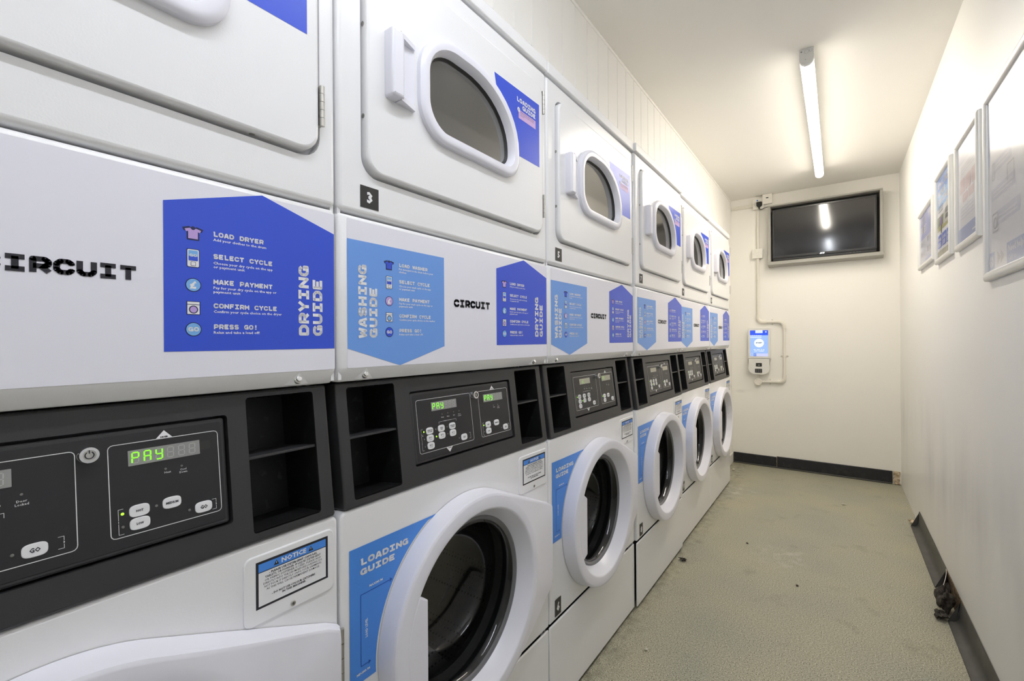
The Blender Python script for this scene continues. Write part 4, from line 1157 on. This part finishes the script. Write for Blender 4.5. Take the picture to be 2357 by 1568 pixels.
t = thing('fused_switch', (0.120, YB, 1.885), 'white fused switch plate halfway up the conduit', 'switch')
O = Frame((-0.120, 0, -1.885), (1, 0, 0), (0, 0, 1), (0, -1, 0))
q = MB(); q.prism(rrect(0.0795, 0.1605, 1.8855, 1.9685, 0.002, 2), O, 0.0005, 0.026, 'switch_white', bevel=0.002, seg=2, back=True); q.build('back_box', t)
q = MB(); q.prism(rrect(0.0780, 0.1620, 1.8840, 1.9700, 0.003, 2), O, 0.026, 0.034, 'switch_white', bevel=0.002, seg=2); q.build('face_plate', t)
q = MB(); q.prism(rrect(0.1105, 0.1285, 1.9330, 1.9640, 0.001, 2), O, 0.034, 0.0365, 'switch_white', bevel=0.001, seg=1); q.build('rocker', t)
for (u, v) in ((0.0885, 1.927), (0.1505, 1.927), (0.1200, 1.9060)):
    q = MB(); q.prism(circ(u, v, 0.0024, 10), O, 0.034, 0.0350, 'zinc'); q.build('screw', t)

t = thing('mini_trunking', (-0.008, YB, 2.36), 'white mini trunking along the top of the back wall', 'trunking')
O = Frame((0.008, 0, -2.36), (1, 0, 0), (0, 0, 1), (0, -1, 0))
q = MB(); q.prism(rrect(XL + 0.006, 0.0850, 2.3560, 2.3880, 0.001, 2), O, 0.0005, 0.014, 'upvc', bevel=0.002, seg=2, back=True); q.build('channel', t)
q = MB(); q.prism(rrect(XL + 0.006, 0.0850, 2.3660, 2.3780, 0.001, 2), O, 0.0142, 0.0165, 'upvc', bevel=0.001, seg=2); q.build('lid', t)

# round conduit from the socket to the payment terminal
CR = 0.0105; CO = 0.016
def bend(c, r, a0, a1, n=10):
    return [FB.at(c[0] + r * cos(a0 + (a1 - a0) * i / n), c[1] + r * sin(a0 + (a1 - a0) * i / n), CO) for i in range(n + 1)]
t = thing('conduit', (0.1225, YB, 0.76), 'white round plastic conduit stepping down to the payment screen', 'conduit')
O = FB
def ctube(name, pts, r):
    q = MB(); q.tube(pts, r, 'upvc', 14); o = q.build(name, t); o.matrix_parent_inverse = Matrix.Translation(-t.location)
    return o
ctube('pipe', [FB.at(0.1245, 2.327, CO), FB.at(0.1225, 1.9705, CO)], CR)
ctube('pipe', [FB.at(0.1220, 1.8835, CO), FB.at(0.1195, 1.375, CO)], CR)
ctube('coupler', [FB.at(0.1205, 1.735, CO), FB.at(0.1203, 1.690, CO)], CR * 1.22)
ctube('elbow', [FB.at(0.1195, 1.378, CO)] + bend((0.1645, 1.350), 0.045, pi, 1.5 * pi) + [FB.at(0.186, 1.305, CO)], CR * 1.5)
ctube('pipe', [FB.at(0.185, 1.305, CO), FB.at(0.276, 1.3045, CO)], CR)
ctube('elbow', [FB.at(0.272, 1.3045, CO)] + bend((0.2800, 1.2595), 0.045, 0.5 * pi, 0.0) + [FB.at(0.325, 1.245, CO)], CR * 1.5)
ctube('pipe', [FB.at(0.325, 1.248, CO), FB.at(0.323, 0.826, CO)], CR)
ctube('elbow', [FB.at(0.323, 0.830, CO)] + bend((0.2780, 0.8130), 0.045, 0.0, -0.5 * pi) + [FB.at(0.262, 0.768, CO)], CR * 1.5)
ctube('pipe', [FB.at(0.264, 0.768, CO), FB.at(0.150, 0.766, CO)], CR)
ctube('pipe', [FB.at(0.1215, 0.790, CO), FB.at(0.1220, 0.846, CO)], CR)
q = MB(); q.prism(circ(0.120, 0.765, 0.0325, 28), FB, 0.0005, 0.034, 'upvc', bevel=0.003, seg=2, back=True)
for (u, v) in ((0.1065, 0.782), (0.1335, 0.748)): q.prism(circ(u, v, 0.003, 10), FB, 0.034, 0.0355, 'zinc')
o = q.build('junction_box', t); o.matrix_parent_inverse = Matrix.Translation(-t.location)
def saddle(u, v, horiz):
    q = MB()
    if horiz: q.prism(rrect(u - 0.007, u + 0.007, v - 0.0250, v + 0.0250, 0.006, 3), FB, 0.0005, 0.004, 'upvc', bevel=0.001, seg=1)
    else: q.prism(rrect(u - 0.0300, u + 0.0300, v - 0.007, v + 0.007, 0.006, 3), FB, 0.0005, 0.004, 'upvc', bevel=0.001, seg=1)
    for s_ in (-1, 1):
        c = (u, v + s_ * 0.020) if horiz else (u + s_ * 0.0235, v)
        q.prism(circ(*c, 0.0032, 10), FB, 0.004, 0.006, 'zinc')
    ax = [(u + (0.007 if horiz else 0), v + (0 if horiz else 0.007)), (u - (0.007 if horiz else 0), v - (0 if horiz else 0.007))]
    q.tube([FB.at(*ax[0], CO), FB.at(*ax[1], CO)], CR * 1.16, 'upvc', 14)
    o = q.build('saddle', t); o.matrix_parent_inverse = Matrix.Translation(-t.location)
saddle(0.231, 1.3047, True); saddle(0.3238, 1.000, False); saddle(0.212, 0.767, True)

# payment terminal
t = thing('payment_terminal', (0.131, YB, 0.83), 'white wall payment terminal with a lit blue touch screen', 'payment terminal')
O = Frame((-0.131, 0, -0.83), (1, 0, 0), (0, 0, 1), (0, -1, 0))
q = MB(); q.prism(rrect(0.0425, 0.2215, 0.9760, 1.2530, (0, 0, 0.012, 0.012), 4), O, 0.0005, 0.056, 'white_plastic', bevel=0.003, seg=2, back=True); q.build('screen_housing', t)
q = MB(); q.prism(rrect(0.0415, 0.2190, 0.8320, 0.9750, (0.060, 0.060, 0, 0), 8), O, 0.0365, 0.0600, 'white_plastic', bevel=0.005, seg=3, back=True); q.build('reader_cover', t)
q = MB(); q.flat(rrect(0.0600, 0.2035, 0.9965, 1.2300), O, 0.0566, 'lcd_sky')
q.flat(rrect(0.0600, 0.2035, 1.1860, 1.2300), O, 0.0568, 'lcd_blue'); q.flat(rrect(0.1030, 0.1600, 1.2060, 1.2300), O, 0.0570, 'lcd_white')
slab(q, O, 'CIRCUIT', 0.108, 1.2135, 0.0048, 0.047, 'lcd_mid', 0.0573)
q.flat(circ(0.1860, 1.2160, 0.0058, 18), O, 0.0570, 'lcd_white')
for zz in (1.1830, 1.1680):
    q.stroke([(0.0600 + i * 0.0058, zz + 0.0032 * cos(i * pi / 1.55)) for i in range(17)], 0.0042, O, 0.0572, 'lcd_white')
q.flat(circ(0.1315, 1.1165, 0.0392, 36), O, 0.0570, 'lcd_white'); slab(q, O, 'START', 0.107, 1.1130, 0.0105, 0.049, 'lcd_navy', 0.0573)
q.stroke([(0.176, 1.1165), (0.191, 1.1165)], 0.0012, O, 0.0570, 'lcd_mid'); q.flat([(0.1755, 1.1165), (0.1800, 1.1190), (0.1800, 1.1140)], O, 0.0571, 'lcd_mid')
slab(q, O, 'PAY HERE TO DO', 0.0890, 1.0525, 0.0074, 0.085, 'lcd_white', 0.0570); slab(q, O, 'YOUR LAUNDRY', 0.0920, 1.0400, 0.0074, 0.079, 'lcd_white', 0.0570)
q.flat(rrect(0.0600, 0.2035, 0.9965, 1.0220), O, 0.0569, 'lcd_lilac'); q.flat(rrect(0.0630, 0.0815, 0.9990, 1.0200), O, 0.0571, 'lcd_sky')
q.flat(rrect(0.0860, 0.1095, 0.9985, 1.0210, 0.002, 2), O, 0.0572, 'lcd_mid'); slab(q, O, 'GO', 0.0890, 1.0050, 0.0090, 0.017, 'lcd_lilac', 0.0574)
q.build('screen', t)
q = MB(); q.prism(rrect(0.1060, 0.1535, 0.9045, 0.9365, 0.002, 2), O, 0.0600, 0.0625, 'tag_black', bevel=0.001, seg=1); q.flat(rrect(0.122, 0.139, 0.9150, 0.9210), O, 0.0630, 'seg_off'); q.build('card_reader', t)
q = MB(); q.prism(rrect(0.0985, 0.1545, 0.8475, 0.8850, 0.004, 3), O, 0.0600, 0.0625, 'tag_black', bevel=0.001, seg=1); kp = q.build('keypad', t)
for i in range(3):
    for j in range(3):
        q = MB(); cu_, cv_ = 0.1105 + i * 0.0160, 0.8545 + j * 0.0115
        q.prism(rrect(cu_ - 0.0058, cu_ + 0.0058, cv_ - 0.0040, cv_ + 0.0040, 0.002, 2), O, 0.0625, 0.0640, 'grey_trim', bevel=0.0006, seg=1); q.build('key', kp)

# ---------------------------------------------------------------- poster frames on the right wall
def frame(y_far, y_near, z0, z1, label, paint, bar=0.024, name='poster_frame'):
    t = thing(name, (XR, (y_far + y_near) / 2, z0), label, 'picture frame', 'snap frames on the right wall')
    wd, ht = y_far - y_near, z1 - z0
    O = Frame((0, wd / 2, 0), (0, -1, 0), (0, 0, 1), (-1, 0, 0))
    q = MB(); q.prism(rrect(0.004, wd - 0.004, 0.004, ht - 0.004), O, 0.0005, 0.0045, 'poster_white', back=True); q.build('backing', t)
    sec = [(0.0, 0.0005), (0.0, 0.0085)] + [(bar / 2 - bar / 2 * cos(a), 0.0085 + 0.0085 * sin(a)) for a in [pi * i / 8 for i in range(1, 8)]] + [(bar, 0.0085), (bar, 0.0050)]
    n_ = len(sec)
    for (a, b_, axis) in (((0, 0), (wd, 0), 0), ((wd, 0), (wd, ht), 1), ((wd, ht), (0, ht), 2), ((0, ht), (0, 0), 3)):
        d = (Vector(b_) - Vector(a)); L = d.length; d.normalize(); nn = Vector((-d.y, d.x))
        q = MB(); vs = []
        for end in (0, 1):
            for (s_, h_) in sec:
                tt = s_ if end == 0 else L - s_
                p = Vector(a) + d * tt + nn * s_
                vs.append(O.at(p.x, p.y, h_))
        q.add(vs, [(i, n_ + i, n_ + i + 1, i + 1) for i in range(n_ - 1)] + [tuple(range(n_)), tuple(range(n_, 2 * n_))[::-1]], 'alu')
        q.build('frame_bar', t)
    q = MB(); paint(q, O.move(bar * 0.8, bar * 0.8, 0.0050), wd - bar * 1.6, ht - bar * 1.6); q.build('poster', t)
    q = MB(); q.flat(rrect(bar * 0.8, wd - bar * 0.8, bar * 0.8, ht - bar * 0.8), O, 0.0078, 'sheet_glass'); q.build('cover_sheet', t)
    return t

def R_(q, O, w_, h_, x0, x1, y0, y1, k, d=0.0003, r=0):
    q.flat(rrect(x0 * w_, x1 * w_, y0 * h_, y1 * h_, r, 3), O, d, k)

def p1(q, O, w_, h_):
    R_(q, O, w_, h_, 0, 1, 0, 1, 'poster_pale', 0); R_(q, O, w_, h_, 0, 1, 0.50, 1, 'poster_violet')
    slab(q, O, 'WASH', 0.10 * w_, 0.80 * h_, 0.12 * h_, 0.36 * w_, 'poster_pale', 0.0006); slab(q, O, 'THE', 0.62 * w_, 0.80 * h_, 0.12 * h_, 0.30 * w_, 'poster_white', 0.0006)
    slab(q, O, 'FREE', 0.08 * w_, 0.60 * h_, 0.15 * h_, 0.42 * w_, 'poster_white', 0.0006)
    R_(q, O, w_, h_, 0.62, 0.94, 0.58, 0.76, 'poster_pale_blue', 0.0005)
    for i, (x_, y_) in enumerate(((0.08, 0.36), (0.56, 0.38), (0.08, 0.16), (0.56, 0.18))):
        R_(q, O, w_, h_, x_, x_ + 0.06, y_, y_ + 0.10, 'poster_line', 0.0005)
        for j in range(3): R_(q, O, w_, h_, x_ + 0.10, x_ + 0.34 - 0.04 * j, y_ + 0.075 - j * 0.035, y_ + 0.09 - j * 0.035, 'poster_grey', 0.0005)
    R_(q, O, w_, h_, 0.40, 0.95, 0.04, 0.09, 'poster_violet', 0.0005)
def p2(q, O, w_, h_):
    R_(q, O, w_, h_, 0, 1, 0, 1, 'poster_white', 0); R_(q, O, w_, h_, 0, 1, 0.62, 1, 'icon_sky'); R_(q, O, w_, h_, 0, 1, 0.82, 1, 'load_blue', 0.0004)
    slab(q, O, 'UNLOCK', 0.08 * w_, 0.865 * h_, 0.075 * h_, 0.84 * w_, 'poster_white', 0.0006); slab(q, O, 'HUGE', 0.08 * w_, 0.765 * h_, 0.075 * h_, 0.52 * w_, 'poster_white', 0.0006)
    slab(q, O, 'SAVINGS', 0.08 * w_, 0.665 * h_, 0.075 * h_, 0.80 * w_, 'poster_white', 0.0006)
    q.stroke(rrect(0.10 * w_, 0.42 * w_, 0.575 * h_, 0.635 * h_), 0.004, O, 0.0006, 'ink_navy', closed=True)
    txt(q, O, 'WITH THE APP', 0.12 * w_, 0.592 * h_, 0.028 * h_, 'ink_navy', 0.28 * w_, 0.0007, 0.03)
    R_(q, O, w_, h_, 0, 0.45, 0.40, 0.52, 'poster_tree', 0.0005); R_(q, O, w_, h_, 0, 1, 0.34, 0.42, 'poster_green', 0.0005)
    q.flat(circ(0.74 * w_, 0.52 * h_, 0.12 * h_, 30), O, 0.0006, 'poster_stone'); R_(q, O, w_, h_, 0.46, 1, 0.38, 0.54, 'poster_stone', 0.0007)
    R_(q, O, w_, h_, 0.60, 0.95, 0.42, 0.55, 'poster_door', 0.0009); R_(q, O, w_, h_, 0.60, 0.95, 0.475, 0.485, 'poster_stone', 0.0010)
    # a distant figure in a purple top: print on the poster
    R_(q, O, w_, h_, 0.27, 0.34, 0.30, 0.40, 'ink', 0.0009); R_(q, O, w_, h_, 0.24, 0.36, 0.40, 0.495, 'poster_purple', 0.0010, 0.004); q.flat(circ(0.30 * w_, 0.515 * h_, 0.016 * h_, 14), O, 0.0010, 'poster_skin')
    for i, s_ in enumerate(('FREE', 'SAVE', 'EASY')):
        x_ = 0.05 + i * 0.32
        R_(q, O, w_, h_, x_, x_ + 0.28, 0.13, 0.29, 'poster_blue', 0.0012, 0.006); slab(q, O, s_, (x_ + 0.03) * w_, 0.215 * h_, 0.035 * h_, 0.22 * w_, 'poster_white', 0.0015)
        for j in range(3): R_(q, O, w_, h_, x_ + 0.04, x_ + 0.22, 0.150 + j * 0.018, 0.160 + j * 0.018, 'poster_pale', 0.0015)
    R_(q, O, w_, h_, 0, 1, 0.10, 0.125, 'poster_white', 0.0012)
    for i in range(6): R_(q, O, w_, h_, i / 6 + 0.005, (i + 1) / 6 - 0.005, 0.0, 0.095, 'poster_wood', 0.0006)
def p3(q, O, w_, h_):
    R_(q, O, w_, h_, 0, 1, 0, 1, 'poster_white', 0); R_(q, O, w_, h_, 0, 1, 0.80, 1, 'poster_pale'); R_(q, O, w_, h_, 0, 1, 0, 0.16, 'poster_pale_blue')
    slab(q, O, 'HOW TO', 0.14 * w_, 0.87 * h_, 0.05 * h_, 0.62 * w_, 'poster_white', 0.0006)
    for i in range(3): R_(q, O, w_, h_, 0.10 + i * 0.28, 0.34 + i * 0.28, 0.50, 0.64, 'poster_pink', 0.0006, 0.006)
    for i in range(2): R_(q, O, w_, h_, 0.24 + i * 0.28, 0.48 + i * 0.28, 0.40, 0.48, 'poster_pink', 0.0006, 0.006)
    for i in range(4): R_(q, O, w_, h_, 0.12, 0.86 - 0.1 * (i % 2), 0.24 + i * 0.035, 0.250 + i * 0.035, 'poster_pale', 0.0006)
    for i in range(3): R_(q, O, w_, h_, 0.12, 0.80, 0.69 + i * 0.03, 0.70 + i * 0.03, 'poster_pale', 0.0006)
    R_(q, O, w_, h_, 0.68, 0.86, 0.06, 0.075, 'poster_white', 0.0006)
def p4(q, O, w_, h_):
    R_(q, O, w_, h_, 0, 1, 0, 1, 'poster_white', 0)
    q.flat([(0, 0.62 * h_), (0.03 * w_, 0.62 * h_), (0.03 * w_, 0.98 * h_), (0, 0.98 * h_)], O, 0.0004, 'poster_violet')
    for (x0, x1, y0, y1) in ((0.12, 0.56, 0.55, 0.62), (0.08, 0.62, 0.40, 0.47), (0.22, 0.72, 0.25, 0.33)):
        R_(q, O, w_, h_, x0, x1, y0, y1, 'poster_pale', 0.0004); 
        for j in range(2): R_(q, O, w_, h_, x0 + 0.04, x1 - 0.06, y0 + 0.018 + j * 0.022, y0 + 0.027 + j * 0.022, 'poster_white', 0.0006)
    q.stroke(rrect(0.10 * w_, 0.17 * w_, 0.52 * h_, 0.61 * h_, 0.008, 3), 0.003, O, 0.0007, 'poster_grey', closed=True)
    q.stroke(rrect(0.46 * w_, 0.60 * w_, 0.43 * h_, 0.53 * h_), 0.0035, O, 0.0007, 'poster_grey', closed=True)
    q.stroke(rrect(0.11 * w_, 0.24 * w_, 0.225 * h_, 0.325 * h_), 0.0035, O, 0.0007, 'poster_grey', closed=True); q.stroke(circ(0.175 * w_, 0.270 * h_, 0.016, 18), 0.0035, O, 0.0007, 'poster_grey', closed=True)
    R_(q, O, w_, h_, 0.02, 0.15, 0.02, 0.115, 'poster_pale_blue', 0.0005); txt(q, O, 'GO', 0.025 * w_, 0.03 * h_, 0.035, 'poster_white', 0.045, 0.0008, 0.05)
    for i in range(2):
        u = (0.22 + i * 0.08) * w_; q.flat([(u, 0.03 * h_), (u + 0.035, 0.070 * h_), (u, 0.11 * h_)], O, 0.0006, 'poster_grey')
    R_(q, O, w_, h_, 0.44, 1.0, 0.0, 0.125, 'poster_pale_blue', 0.0005); txt(q, O, 'Need help?', 0.47 * w_, 0.075 * h_, 0.020, 'poster_white', 0.14, 0.0008, 0.02); txt(q, O, 'Call us', 0.47 * w_, 0.030 * h_, 0.014, 'poster_white', 0.07, 0.0008, 0.0)

frame(3.075, 2.585, 1.545, 1.868, 'smallest wall frame, nearest the corner, with a pale lilac poster', p1)
frame(2.520, 2.155, 1.506, 1.925, 'wall frame with the bright blue sky poster and white capitals', p2)
frame(2.060, 1.690, 1.497, 1.922, 'wall frame with the pale poster of pink boxes', p3)
frame(1.622, 1.150, 1.333, 1.923, 'large near wall frame cut by the right edge, washed-out guide poster', p4, bar=0.028)
